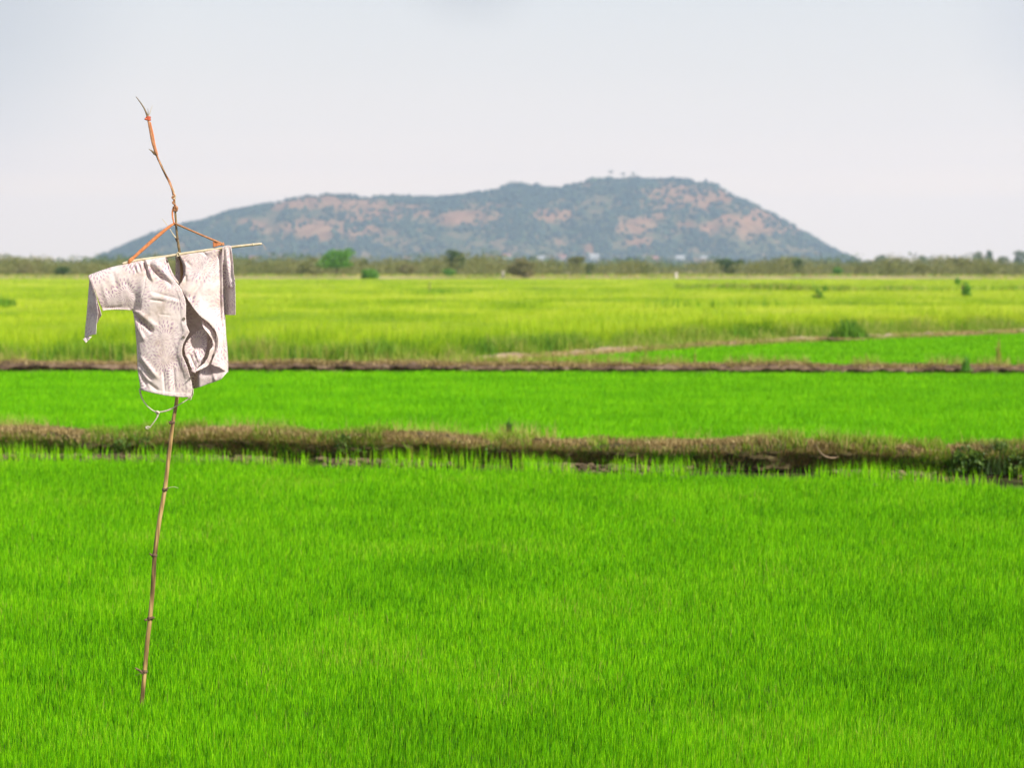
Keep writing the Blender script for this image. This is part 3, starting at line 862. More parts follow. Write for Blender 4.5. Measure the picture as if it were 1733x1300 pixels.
# trees over its slopes
n = 42000
x = RNG.uniform(-1050, 900, n); y = RNG.uniform(HD - 610, HD + 90, n)
z = hill_z(x, y)
bm_ = bare_mask(x, y, z)
dn = fbm(x / 40, y / 60, 401, 3)
keep = (z > 0.5) & (RNG.uniform(0, 1, n) > bm_ * .88) & (RNG.uniform(0, 1, n) < (dn - .25) * 2.4)
x, y, z = x[keep], y[keep], z[keep]
n = len(x)
tm = bmesh.new(); bmesh.ops.create_icosphere(tm, subdivisions=1, radius=1)
bv = np.array([v.co[:] for v in tm.verts]); bf = np.array([[v.index for v in f.verts] for f in tm.faces]); tm.free()
nv = len(bv)
R = RNG.uniform(1.6, 5.4, n) * np.where((abs(y - HD) < 60) & (vnoise(x / 45, y * 0, 12) > .5) & (x > -20), 1.6, 1.0) * (0.8 + .5 * vnoise(x / 60, y / 60, 9))
jit = RNG.uniform(.65, 1.3, (n, nv, 1))
V = bv[None] * jit * np.stack([R, R, R * RNG.uniform(.7, 1.05, n)], -1)[:, None, :] + np.stack([x, y, z + R * .5], -1)[:, None, :]
F = (bf[None] + (np.arange(n) * nv)[:, None, None]).reshape(-1, 3)
T = np.clip(np.repeat(RNG.normal(.45, .2, n), nv), 0, 1)
wood = np_mesh('hillside_woods', V.reshape(-1, 3), tris=F, mat=M_HILLTREE, attrs={'tint': T})
tag(wood, 'bluish green woods covering the slopes of the hill', 'woods', kind='stuff')

# trees standing free on the ridge
def ridge_tree(px, h, w, label, palm=False):
    xx = at_dist(px, 300, HD - 5).x
    zz = float(hill_z(np.array([xx]), np.array([HD - 5.0]))[0])
    root = empty('ridge_palm' if palm else 'ridge_tree', (xx, HD - 5, zz))
    lb = [(0, 0, h * .82, w * .5, w * .5, h * .16), (w * .2, 0, h * .74, w * .3, w * .3, h * .1)] if palm else crown_lobes(int(px), w, h * .8, h * .2, 6)
    v, q, t = leaf_cloud(lb, 260, .9, int(px))
    np_mesh('crown', v, quads=q, mat=M_HILLTREE, parent=root, attrs={'tint': t})
    bm = trunk_bm(h * .9, .45, 3, branches=2, spread=.1)
    me = bpy.data.meshes.new('trunk'); bm.to_mesh(me); bm.free(); me.materials.append(M_BARK)
    tr = bpy.data.objects.new('trunk', me); COL.objects.link(tr); tr.parent = root
    tag(root, label, 'palm' if palm else 'tree')
ridge_tree(1033, 23, 13, 'lone palm on the highest part of the ridge', True)
ridge_tree(1054, 18, 11, 'slanting small palm at the edge of the ridge trees', True)
ridge_tree(1072, 16, 20, 'rounded tree beside the small palm on the ridge')
ridge_tree(868, 16, 26, 'broad tree crowning the middle step of the ridge')
ridge_tree(1117, 9, 8, 'low thin tree right of the summit on the ridge')
ridge_tree(238, 20, 26, 'tree clump on the low left shoulder of the hill')
ridge_tree(1203, 9, 12, 'small tree where the ridge starts to fall to the right')

# houses at the foot of the hill
M_WALLS = [rough_mat('plaster_white', [(.3, (.44, .43, .42)), (.7, (.54, .53, .52))], scale=.4, bump=0), rough_mat('plaster_pink', [(.3, (.42, .27, .24)), (.7, (.50, .34, .30))], scale=.4, bump=0)]
M_ROOFS = [rough_mat('roof_red', [(.3, (.34, .12, .08)), (.7, (.46, .18, .12))], scale=.5, bump=0), rough_mat('roof_pale', [(.3, (.40, .40, .40)), (.7, (.52, .52, .50))], scale=.5, bump=0)]
M_DARKGLASS = rough_mat('window_dark', [(.3, (.03, .03, .035)), (.7, (.05, .05, .06))], scale=1, bump=0, rough=.3)
def box_v(bm, x0, x1, y0, y1, z0, z1):
    vs = [bm.verts.new(p) for p in ((x0, y0, z0), (x1, y0, z0), (x1, y1, z0), (x0, y1, z0), (x0, y0, z1), (x1, y0, z1), (x1, y1, z1), (x0, y1, z1))]
    for f in ((0, 3, 2, 1), (4, 5, 6, 7), (0, 1, 5, 4), (1, 2, 6, 5), (2, 3, 7, 6), (3, 0, 4, 7)):
        bm.faces.new([vs[i] for i in f])
def obj_bm(name, bm, mat, parent, smooth=False):
    me = bpy.data.meshes.new(name); bm.normal_update(); bm.to_mesh(me); bm.free()
    if smooth:
        for p in me.polygons: p.use_smooth = True
    me.materials.append(mat)
    o = bpy.data.objects.new(name, me); COL.objects.link(o)
    if parent: o.parent = parent
    return o
def house(px, py, wpx, wm, rm, label):
    Ycand = np.linspace(HD - 640, HD - 250, 200)
    X = (px - PCX) / FPX * Ycand
    Z = hill_z(X, Ycand)
    pyy = project(X, Ycand, Z)[1]
    i = int(np.argmin(abs(pyy - py)))
    x0, y0, z0 = float(X[i]), float(Ycand[i]), float(max(Z[i], 0))
    w = wpx / FPX * y0; hgt = 4.2 + (w > 14) * 1.6; d = 9
    root = empty('house', (x0, y0 - 6, z0))
    bm = bmesh.new(); box_v(bm, -w / 2, w / 2, -d / 2, d / 2, -4, hgt); obj_bm('wall', bm, M_WALLS[wm], root)
    bm = bmesh.new()
    a = [bm.verts.new(p) for p in ((-w / 2 - .8, -d / 2 - .9, hgt + .02), (w / 2 + .8, -d / 2 - .9, hgt + .02), (w / 2 + .8, d / 2 + .9, hgt + .02), (-w / 2 - .8, d / 2 + .9, hgt + .02), (-w / 2 - .8, 0, hgt + 3), (w / 2 + .8, 0, hgt + 3))]
    for f in ((0, 1, 5, 4), (2, 3, 4, 5), (0, 4, 3), (1, 2, 5), (0, 3, 2, 1)): bm.faces.new([a[i] for i in f])
    obj_bm('roof', bm, M_ROOFS[rm], root)
    for s in (-.28, .28):
        bm = bmesh.new(); box_v(bm, s * w - 1, s * w + 1, -d / 2 - .06, -d / 2 - .003, 1.2, 2.8); obj_bm('window', bm, M_DARKGLASS, root)
    tag(root, label, 'house', 'houses at the foot of the hill')
HS = [(1005, 438, 15, 0, 1, 'brightest white house at the foot of the hill'), (835, 438, 12, 1, 0, 'pinkish house behind the round-crowned tree at the foot of the hill'),
      (858, 437, 14, 0, 0, 'white red-roofed house left of the big brownish bush'), (915, 438, 12, 0, 1, 'pale house just right of the big brownish bush'),
      (952, 438, 11, 1, 0, 'pinkish house behind the flat olive tree'), (1108, 440, 12, 1, 0, 'pink house between the dark little bush and the wide dark one'),
      (1150, 440, 14, 0, 1, 'long pale house left of the wide dark bush'), (1190, 440, 10, 1, 1, 'pinkish pale-roofed house near the wide dark bush'),
      (430, 440, 12, 1, 0, 'pink house below the end of the crossbar'), (690, 441, 10, 0, 0, 'small white red-roofed house left of the round-crowned tree')]
for a in HS: house(*a)

# pale posts at the edge of the rice
M_POST = rough_mat('weathered_post', [(.3, (.50, .45, .38)), (.7, (.72, .66, .58))], scale=8)
for px, py, hpx, label in ((1144, 475, 10, 'pale weathered post right of the dark little bush'), (851, 471, 11, 'pale post left of the big brownish bush'), (727, 489, 15, 'thin post standing in the ripening rice left of the pale post')):
    dd = 360 if px != 727 else 150
    p = at_dist(px, py, dd); hgt = hpx / FPX * dd
    root = bmesh.new()
    rr = .28 if dd > 200 else .045
    zb = rise(np.array([p.x]), np.array([float(dd)]))[0] if dd > 353 else .5
    bmesh.ops.create_cone(root, cap_ends=True, segments=10, radius1=rr, radius2=rr * .8, depth=hgt + .6, matrix=Matrix.Translation((0, 0, hgt / 2)))
    bmesh.ops.bevel(root, geom=[e for e in root.edges if len(e.link_faces) == 2 and e.calc_face_angle() > 1], offset=rr * .15, segments=1, affect='EDGES')
    o = obj_bm('wooden_post', root, M_POST if dd > 200 else M_BARK, None)
    o.location = (p.x, dd, zb)
    tag(o, label, 'post')

# ------------------------------------------------------------------ tube helper
def tube(name, pts, radii, mat, parent=None, seg=10, sub=6, flat=1.0, twist=0.0, wob=0.0, seed=0, cap=True):
    """smooth tapered tube through points (Catmull-Rom)"""
    P = [Vector(p) for p in pts]
    if not hasattr(radii, '__len__'): radii = [radii] * len(P)
    path, rad = [], []
    for i in range(len(P) - 1):
        p0 = P[max(i - 1, 0)]; p1 = P[i]; p2 = P[i + 1]; p3 = P[min(i + 2, len(P) - 1)]
        for s in range(sub):
            t = s / sub
            path.append(0.5 * ((2 * p1) + (-p0 + p2) * t + (2 * p0 - 5 * p1 + 4 * p2 - p3) * t * t + (-p0 + 3 * p1 - 3 * p2 + p3) * t ** 3))
            rad.append(radii[i] + (radii[i + 1] - radii[i]) * t)
    path.append(P[-1]); rad.append(radii[-1])
    r = random.Random(seed)
    bm = bmesh.new()
    prev = None
    up = Vector((0, 1, 0))
    for i, c in enumerate(path):
        d = (path[min(i + 1, len(path) - 1)] - path[max(i - 1, 0)]).normalized()
        s1 = d.cross(up)
        if s1.length < 1e-4: s1 = d.cross(Vector((1, 0, 0)))
        s1.normalize(); s2 = s1.cross(d).normalized()
        tw = twist * i
        ring = []
        for k in range(seg):
            a = 2 * math.pi * k / seg
            ca, sa = math.cos(a), math.sin(a) * flat
            u = s1 * math.cos(tw) + s2 * math.sin(tw); v = -s1 * math.sin(tw) + s2 * math.cos(tw)
            rr = rad[i] * (1 + wob * (r.random() - .5))
            ring.append(bm.verts.new(c + (u * ca + v * sa) * rr))
        if prev:
            for k in range(seg):
                bm.faces.new([prev[k], prev[(k + 1) % seg], ring[(k + 1) % seg], ring[k]])
        elif cap:
            bm.faces.new(list(reversed(ring)))
        prev = ring
    if cap: bm.faces.new(prev)
    return obj_bm(name, bm, mat, parent, smooth=True)

S_ = FPX / POLE_D / (CP * 1.0)         # about 309 px to the metre at the pole
def P3(px, py, d=0.0):
    """photo pixel at the pole's distance, pushed d photo-pixels (real size there) further from the viewer"""
    p = at_dist(px, py, POLE_D)
    return Vector((p.x, p.y + d / 309.0, p.z))
PXM = 1 / 309.0

# ------------------------------------------------------------------ scarecrow frame
M_BAMBOO, nt = new_mat('dry_bamboo')
out = node(nt, 'ShaderNodeOutputMaterial')
geo = node(nt, 'ShaderNodeNewGeometry')
mp = node(nt, 'ShaderNodeMapping', {'Vector': geo.outputs['Position'], 'Scale': (60, 60, 5)})
nz = node(nt, 'ShaderNodeTexNoise', {'Vector': mp.outputs[0], 'Scale': 1.0, 'Detail': 5.0})
nz2 = node(nt, 'ShaderNodeTexNoise', {'Vector': geo.outputs['Position'], 'Scale': 4.0, 'Detail': 2.0})
am = node(nt, 'ShaderNodeMath', {0: nz.outputs['Fac'], 1: nz2.outputs['Fac']}, operation='ADD')
am2 = node(nt, 'ShaderNodeMath', {0: am.outputs[0], 1: .5}, operation='MULTIPLY')
col = ramp(nt, am2.outputs[0], [(.36, (.055, .032, .014)), (.47, (.22, .125, .048)), (.57, (.46, .29, .11)), (.68, (.56, .42, .21))])
bp = node(nt, 'ShaderNodeBump', {'Height': nz.outputs['Fac'], 'Strength': .35, 'Distance': .002})
pb = node(nt, 'ShaderNodeBsdfPrincipled', {'Base Color': col, 'Roughness': .5, 'Normal': bp.outputs[0]})
nt.links.new(pb.outputs[0], out.inputs['Surface'])
M_NODE = rough_mat('bamboo_node', [(.3, (.07, .045, .028)), (.7, (.20, .13, .08))], scale=60, bump=.4, bdist=.002)
M_CANE = rough_mat('pale_cane', [(.3, (.50, .40, .25)), (.7, (.74, .64, .45))], scale=25, bump=.2, bdist=.001, rough=.55)
M_DARKCANE = rough_mat('dark_cane', [(.3, (.10, .075, .040)), (.55, (.24, .17, .085)), (.75, (.38, .28, .15))], scale=40, bump=.3, bdist=.001, rough=.6)
M_RIBBON = rough_mat('orange_ribbon', [(.3, (.55, .17, .060)), (.7, (.76, .31, .13))], scale=70, bump=.2, bdist=.001, rough=.5)
M_RIBBON2 = rough_mat('faded_ribbon', [(.3, (.30, .125, .055)), (.7, (.52, .26, .13))], scale=60, bump=.2, bdist=.001, rough=.5)

foot = on_ground(240, 1218)
scare = empty('scarecrow_frame', P3(239, 1222))
scare_inv = Vector(scare.location)
def sp(px, py, d=0.0):
    return P3(px, py, d) - scare_inv
tag(scare, 'leaning bamboo pole with a tied crossbar and orange ribbon standing in the near rice', 'scarecrow frame')
def pt(*a): return [sp(*q) for q in a]

tube('pole', pt((239, 1222), (241, 1180), (245, 1137), (249.5, 1085), (254, 1047), (259, 990), (262, 940), (270, 880), (279, 829), (286, 770), (293, 715), (300, 670), (306, 600), (308, 520, 3), (306, 450, 5), (302.5, 425, 5)),
     [v * PXM * .92 for v in (3.3, 3.9, 4.1, 4.3, 4.2, 4.25, 4.1, 4.1, 4.0, 3.7, 3.5, 3.3, 3.0, 2.8, 2.6, 2.4)], M_BAMBOO, scare, seg=14, sub=8, wob=.05)
for (px, py, r_) in ((245, 1137, 5.4), (254, 1047, 5.3), (261.5, 940, 5.2), (279, 829, 5.1), (292, 715, 4.6)):
    c = sp(px, py)
    d = Vector((.12, 0, 1)).normalized() * PXM
    tube('node', [c - d * 2.6, c - d * 1.2, c, c + d * 1.2, c + d * 2.6], [(r_ - 1) * PXM, r_ * .96 * PXM, r_ * PXM, r_ * .93 * PXM, (r_ - 1.1) * PXM], M_NODE, scare, seg=14, sub=3, wob=.12, seed=int(px))
for pts, rr in (([(244, 1141, -2), (237, 1135, -4), (230, 1130, -7)], (2.4, 2.0, 1.3)), ([(252, 1049, -2), (258, 1046, -4), (262, 1045, -5)], (3.0, 2.5, 1.6)),
                ([(260, 943, -1), (256, 939, -3), (254, 936, -4)], (2.0, 1.6, .9)), ([(278, 832, -2), (282, 828, -4), (286, 825, -5)], (2.3, 1.6, .9)),
                ([(291, 717, -2), (288, 716, -3), (287, 713, -4)], (2.0, 1.6, .9)), ([(249, 1049, -3), (246, 1049, -6)], (2.2, 1.6))):
    tube('branch_stub', pt(*pts), [v * PXM for v in rr], M_NODE, scare, seg=8, sub=4)
tube('twig', pt((279, 829, -3), (288, 825, -5), (296, 824, -5), (303, 826, -6)), [.5 * PXM, .4 * PXM, .35 * PXM, .2 * PXM], M_CANE, scare, seg=5)
tube('twig', pt((246, 1139, -2), (238, 1140, -6), (230, 1143, -8)), [.6 * PXM, .5 * PXM, .25 * PXM], M_NODE, scare, seg=5)
# the thinner upper stick, crooked, tied on to the pole
tube('upper_stick', pt((304, 440, 4), (303, 425, 4), (300.5, 408, 3), (298.5, 390, 2), (297.5, 372, 1), (296.5, 356), (295, 340), (292, 322), (286.5, 308), (279, 293), (272, 278), (266, 265), (262, 255), (259, 240), (255, 222), (251.5, 205), (248, 192), (243.5, 182), (237, 172), (230, 163)),
     [v * PXM for v in (2.3, 2.3, 2.1, 1.9, 1.8, 1.8, 1.8, 1.9, 1.8, 1.8, 1.8, 1.7, 1.7, 1.6, 1.5, 1.5, 1.5, 1.1, .9, .5)], M_DARKCANE, scare, seg=10, sub=6, wob=.12)
tube('node', pt((300, 409, 3), (299.2, 404, 3), (298.8, 400, 3)), [2.2 * PXM, 3.1 * PXM, 2.1 * PXM], M_NODE, scare, seg=10, sub=3)
tube('twig', pt((299, 404, 2), (294, 398, 0), (288, 388, -2), (282, 379, -3), (275, 370, -4)), [1.2 * PXM, .8 * PXM, .6 * PXM, .5 * PXM, .3 * PXM], M_CANE, scare, seg=6)
tube('twig', pt((265, 262), (261, 259, -1), (257, 255, -2), (252, 252, -2)), [1.9 * PXM, 2.2 * PXM, 1.2 * PXM, .3 * PXM], M_DARKCANE, scare, seg=8, flat=.5)
tube('twig', pt((251, 196), (254, 190, -1), (256, 184, -2), (258.5, 178, -2)), [.9 * PXM, .5 * PXM, .35 * PXM, .2 * PXM], M_CANE, scare, seg=6)
tube('twig', pt((250.5, 194), (250.8, 188, -1), (250, 183, -1)), [.8 * PXM, .4 * PXM, .2 * PXM], M_DARKCANE, scare, seg=6)
# orange ribbon: runs down the stick, knotted at three places
def ribbon(pts, w, twist=0.0, mat=M_RIBBON2, flat=.3, sub=8):
    return tube('ribbon', pt(*pts), [v * PXM for v in w], mat, scare, seg=10, sub=sub, flat=flat, twist=twist, wob=.08)
ribbon([(251.5, 204, -2), (255, 222, -2.5), (258.5, 240, -2.5), (263.5, 256, -2), (266.5, 262, -2)], [1.8, 2.0, 2.1, 2.1, 1.4])
ribbon([(254.0, 206, 1), (258.5, 226, 1), (262, 245, .5), (267, 262, -1)], [1.1, 1.3, 1.3, 1.1], mat=M_RIBBON)
ribbon([(266, 262, -1.5), (272, 277, -2.5), (278, 290, -2), (284, 301, -2.5), (289, 312, -3), (293, 325, -2), (294, 336, 1)], [1.0, 1.4, 1.3, 1.7, 2.3, 1.6, 1.2], twist=.12)
ribbon([(286, 306, 1.5), (290, 314, 0), (294, 322, 0), (295.5, 330, -1)], [.8, .8, .8, .7], mat=M_CANE)
ribbon([(293, 326, -2), (296, 331, -3.5), (292, 334, -3.5), (296, 338, -3), (293, 343, -3), (297, 347, -3), (295, 352, -2)], [1.2, 1.5, 1.5, 1.4, 1.5, 1.6, 1.4], mat=M_RIBBON2, flat=.6)
ribbon([(294, 350, -2), (292.5, 358, -2.5), (292.5, 366, -3), (294, 374, -2.5), (295, 378, -3)], [1.3, 1.7, 1.4, 1.3, 1.2], mat=M_RIBBON)
def knot(px, py, rx, ry, mat, n=4, d=-1.0, seed=0):
    r = random.Random(seed)
    pts = []
    for k in range(n * 6 + 1):
        a = k * math.pi / 3
        pts.append((px + math.cos(a) * rx * r.uniform(.75, 1.1), py + ry * (k / (n * 6) - .5) * 2 * .55 + r.uniform(-.6, .6), d + math.sin(a) * rx * .9))
    o = tube('ribbon_knot', pt(*pts), [1.15 * PXM] * len(pts), mat, scare, seg=7, sub=3, wob=.2, seed=seed)
    return o
M_REDRIB = rough_mat('red_ribbon', [(.3, (.42, .07, .04)), (.7, (.62, .16, .08))], scale=90, bump=.3, bdist=.001, rough=.55)
knot(251, 200, 3.4, 5.5, M_REDRIB, 4, 0, 1)
tube('ribbon_knot', pt((249, 200, -2), (247, 201.5, -4), (246.6, 203, -4)), [1.9 * PXM, 2.1 * PXM, .9 * PXM], M_REDRIB, scare, seg=8, sub=3)
knot(294.5, 333, 2.4, 6, M_CANE, 3, -1, 5)
knot(296.5, 353, 3.2, 6.5, M_RIBBON2, 5, -1, 2)
tube('ribbon_knot', pt((297, 349, -3), (300, 352, -4), (299, 358, -3)), [1.7 * PXM, 2.4 * PXM, 1.4 * PXM], M_RIBBON2, scare, seg=8, sub=3)
knot(296, 379, 2.2, 3, M_RIBBON2, 2, 1, 3)
# two slanting stays of ribbon down to the crossbar
ribbon([(295, 378, -2), (288, 383, -3.5), (270, 397.5, -4.5), (245, 419.5, -5), (228, 435, -5), (219, 443.5, -5)], [1.3, 2.2, 2.9, 2.9, 2.6, 2.3], mat=M_RIBBON, flat=.35)
ribbon([(226, 437, -5), (221, 441, -6), (219, 446, -5)], [3.0, 3.0, 1.8], mat=M_RIBBON, flat=.5)
ribbon([(293, 380, -2.5), (276, 391, -4.4), (250, 413, -5.5)], [.7, .8, .6], mat=M_RIBBON2, flat=.5)
ribbon([(297, 378, -3), (315, 386, -4), (340, 397, -4.5), (360, 405.5, -5), (376, 412.5, -5)], [1.3, 1.6, 1.7, 1.9, 2.1], mat=M_RIBBON2, flat=.8)
ribbon([(300, 381, -2), (320, 389.3, -3), (345, 400.4, -4)], [.6, .7, .5], mat=M_CANE, flat=.7)
knot(376, 413, 3, 3, M_RIBBON2, 3, -2, 4)
# little orange flag of loose ribbon end
bm = bmesh.new()
gq = {}
for i in range(9):
    for j in range(7):
        f, g = i / 8, j / 6
        u = 361 + f * 14
        top_ = 408.5 + f * 4.2; bot = 419 - f * 4.0
        gq[i, j] = bm.verts.new(sp(u, top_ + (bot - top_) * g, -6 + 1.4 * math.sin(f * 5 + g * 2)))
for i in range(8):
    for j in range(6):
        bm.faces.new([gq[i, j], gq[i, j + 1], gq[i + 1, j + 1], gq[i + 1, j]])
o = obj_bm('ribbon_end', bm, M_REDRIB if False else M_RIBBON, scare, smooth=True)
md = o.modifiers.new('thick', 'SOLIDIFY'); md.thickness = .0015
# the crossbar
tube('crossbar', pt((208, 446.5, -3), (230, 441, -3), (283, 434, -3), (303, 430.5, -3), (340, 425, -3), (385, 419, -3), (415, 415.5, -3), (443, 412.5, -3)),
     [v * PXM for v in (2.4, 2.5, 2.5, 2.5, 2.4, 2.3, 2.2, 1.9)], M_CANE, scare, seg=12, sub=6, wob=.04)
tube('crossbar_node', pt((427, 414, -3), (428.5, 413.9, -3), (430, 413.7, -3)), [2.1 * PXM, 2.7 * PXM, 2.1 * PXM], M_CANE, scare, seg=10, sub=2)
tube('thread', pt((443, 412, -3), (446, 414, -4), (448.5, 418, -4), (450, 423, -4)), [.35 * PXM, .3 * PXM, .25 * PXM, .2 * PXM], M_CANE, scare, seg=5)
tube('lashing', pt((299, 432, -5), (302, 427, -6.3), (305, 431, -6), (301.5, 434, -6), (300, 429, -6)), [.9 * PXM] * 5, M_CANE, scare, seg=6, sub=4)

# ------------------------------------------------------------------ the blouse
def fabric(name, gain=1.0, dark=1.0):
    m, nt = new_mat(name)
    out = node(nt, 'ShaderNodeOutputMaterial')
    at = node(nt, 'ShaderNodeAttribute', attribute_name='cloth')         # metres on the cloth
    wobn = node(nt, 'ShaderNodeTexNoise', {'Vector': at.outputs['Vector'], 'Scale': 14.0, 'Detail': 2.0})
    wsub = node(nt, 'ShaderNodeVectorMath', {0: wobn.outputs['Color'], 1: (.5, .5, .5)}, operation='SUBTRACT')
    wsc = node(nt, 'ShaderNodeVectorMath', {0: wsub.outputs[0], 'Scale': .035}, operation='SCALE')
    vec = node(nt, 'ShaderNodeVectorMath', {0: at.outputs['Vector'], 1: wsc.outputs[0]}, operation='ADD')
    masks = []
    for sc, off, npet, ring in ((6.4, (0.13, 0.31, 0), 21.0, 42.0), (8.0, (2.3, 1.7, 0), 15.0, 50.0)):
        v1 = node(nt, 'ShaderNodeVectorMath', {0: vec.outputs[0], 1: off}, operation='ADD')
        vo = node(nt, 'ShaderNodeTexVoronoi', {'Vector': v1.outputs[0], 'Scale': sc, 'Randomness': .75}, voronoi_dimensions='2D')
        dv = node(nt, 'ShaderNodeVectorMath', {0: v1.outputs[0], 1: vo.outputs['Position']}, operation='SUBTRACT')
        sx_ = node(nt, 'ShaderNodeSeparateXYZ', {0: dv.outputs[0]})
        ang = node(nt, 'ShaderNodeMath', {0: sx_.outputs[1], 1: sx_.outputs[0]}, operation='ARCTAN2')
        ln = node(nt, 'ShaderNodeVectorMath', {0: dv.outputs[0]}, operation='LENGTH')
        rs = node(nt, 'ShaderNodeMath', {0: ln.outputs['Value'], 1: ring}, operation='MULTIPLY')
        fr = node(nt, 'ShaderNodeMath', {0: rs.outputs[0]}, operation='FRACT')
        fl = node(nt, 'ShaderNodeMath', {0: rs.outputs[0]}, operation='FLOOR')
        # petals: a spindle in (angle, ring) space, alternate rings offset
        a1 = node(nt, 'ShaderNodeMath', {0: ang.outputs[0], 1: npet / 6.28318, 2: fl.outputs[0]}, operation='MULTIPLY_ADD')
        a15 = node(nt, 'ShaderNodeMath', {0: fl.outputs[0], 1: -.37, 2: a1.outputs[0]}, operation='MULTIPLY_ADD')
        a2 = node(nt, 'ShaderNodeMath', {0: a15.outputs[0]}, operation='FRACT')
        d1 = node(nt, 'ShaderNodeMath', {0: a2.outputs[0], 1: .5}, operation='SUBTRACT')
        d2 = node(nt, 'ShaderNodeMath', {0: fr.outputs[0], 1: .5}, operation='SUBTRACT')
        d1s = node(nt, 'ShaderNodeMath', {0: d1.outputs[0], 1: 5.0}, operation='MULTIPLY')
        d2s = node(nt, 'ShaderNodeMath', {0: d2.outputs[0], 1: 2.0}, operation='MULTIPLY')
        q1 = node(nt, 'ShaderNodeMath', {0: d1s.outputs[0], 1: d1s.outputs[0]}, operation='MULTIPLY')
        q2 = node(nt, 'ShaderNodeMath', {0: d2s.outputs[0], 1: d2s.outputs[0], 2: q1.outputs[0]}, operation='MULTIPLY_ADD')
        pet = node(nt, 'ShaderNodeMapRange', {'Value': q2.outputs[0], 'From Min': .55, 'From Max': 1.05, 'To Min': 1.0, 'To Max': 0.0})
        inn = node(nt, 'ShaderNodeMapRange', {'Value': ln.outputs['Value'], 'From Min': .070, 'From Max': .110, 'To Min': 1.0, 'To Max': 0.0})
        inn2 = node(nt, 'ShaderNodeMapRange', {'Value': ln.outputs['Value'], 'From Min': .010, 'From Max': .022, 'To Min': .25, 'To Max': 1.0})
        m1 = node(nt, 'ShaderNodeMath', {0: pet.outputs[0], 1: inn.outputs[0]}, operation='MULTIPLY')
        m2 = node(nt, 'ShaderNodeMath', {0: m1.outputs[0], 1: inn2.outputs[0]}, operation='MULTIPLY')
        masks.append(m2.outputs[0])
    fade = node(nt, 'ShaderNodeTexNoise', {'Vector': at.outputs['Vector'], 'Scale': 7.0, 'Detail': 3.0})
    f1 = node(nt, 'ShaderNodeMapRange', {'Value': fade.outputs['Fac'], 'From Min': .34, 'From Max': .60, 'To Min': .22, 'To Max': 1.0})
    mm = node(nt, 'ShaderNodeMath', {0: masks[0], 1: f1.outputs[0]}, operation='MULTIPLY')
    f2 = node(nt, 'ShaderNodeMapRange', {'Value': fade.outputs['Fac'], 'From Min': .34, 'From Max': .60, 'To Min': .5, 'To Max': .0})
    mm2 = node(nt, 'ShaderNodeMath', {0: masks[1], 1: f2.outputs[0]}, operation='MULTIPLY')
    stain = node(nt, 'ShaderNodeTexNoise', {'Vector': at.outputs['Vector'], 'Scale': 9.0, 'Detail': 6.0, 'Roughness': .65})
    base = ramp(nt, stain.outputs['Fac'], [(.30, tuple(c * dark for c in (.60, .48, .39))), (.43, tuple(c * dark for c in (.82, .70, .64))), (.56, tuple(c * dark for c in (.90, .79, .745)))])
    c1 = node(nt, 'ShaderNodeMixRGB', {'Fac': mm.outputs[0], 'Color1': base, 'Color2': (.50 * dark, .31 * dark, .43 * dark, 1)})
    c2 = node(nt, 'ShaderNodeMixRGB', {'Fac': mm2.outputs[0], 'Color1': c1.outputs[0], 'Color2': (.58 * dark, .42 * dark, .48 * dark, 1)})
    # pale veins between the petals
    wv = node(nt, 'ShaderNodeTexNoise', {'Vector': at.outputs['Vector'], 'Scale': 900.0, 'Detail': 2.0})
    cr = node(nt, 'ShaderNodeTexNoise', {'Vector': at.outputs['Vector'], 'Scale': 45.0, 'Detail': 5.0, 'Roughness': .6})
    b1 = node(nt, 'ShaderNodeBump', {'Height': cr.outputs['Fac'], 'Strength': .25, 'Distance': .003})
    b2 = node(nt, 'ShaderNodeBump', {'Height': wv.outputs['Fac'], 'Strength': .15, 'Distance': .0006, 'Normal': b1.outputs[0]})
    pb = node(nt, 'ShaderNodeBsdfPrincipled', {'Base Color': c2.outputs[0], 'Roughness': .85, 'Specular IOR Level': .15, 'Sheen Weight': .15, 'Normal': b2.outputs[0]})
    tr = node(nt, 'ShaderNodeBsdfTranslucent', {'Color': c2.outputs[0], 'Normal': b1.outputs[0]})
    mx = node(nt, 'ShaderNodeMixShader', {0: .24, 1: pb.outputs[0], 2: tr.outputs[0]})
    nt.links.new(mx.outputs[0], out.inputs['Surface'])
    return m
M_CLOTH = fabric('printed_cotton')
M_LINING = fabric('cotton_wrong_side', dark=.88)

blouse = empty('blouse', P3(303, 430))
B_INV = Vector(blouse.location)
tag(blouse, 'faded cream blouse with purple starburst print and a knotted cord hanging from the crossbar', 'blouse')
Z0X, Z0Y, ZS = 120.0, 380.0, 3.612             # frame of the enlarged study of the photograph

def smooth01(t): 
    t = np.clip(t, 0, 1); return t * t * (3 - 2 * t)

def fold(U, V, p0, p1, width, amp, side=0.0, taper=.25):
    """a long crease between two points: amp > 0 a valley going away, amp < 0 a ridge towards the viewer"""
    p0 = np.array(p0, float); p1 = np.array(p1, float)
    d = p1 - p0; L = np.hypot(*d); d /= L; n = np.array([-d[1], d[0]])
    s = ((U - p0[0]) * d[0] + (V - p0[1]) * d[1]) / L
    q = ((U - p0[0]) * n[0] + (V - p0[1]) * n[1]) / width
    env = smooth01(s / taper) * smooth01((1 - s) / taper) if taper > 0 else ((s > 0) & (s < 1))
    prof = np.exp(-q * q)
    if side:
        prof = prof - .5 * np.exp(-((q - side) ** 2)) 
    return amp * .68 * prof * env

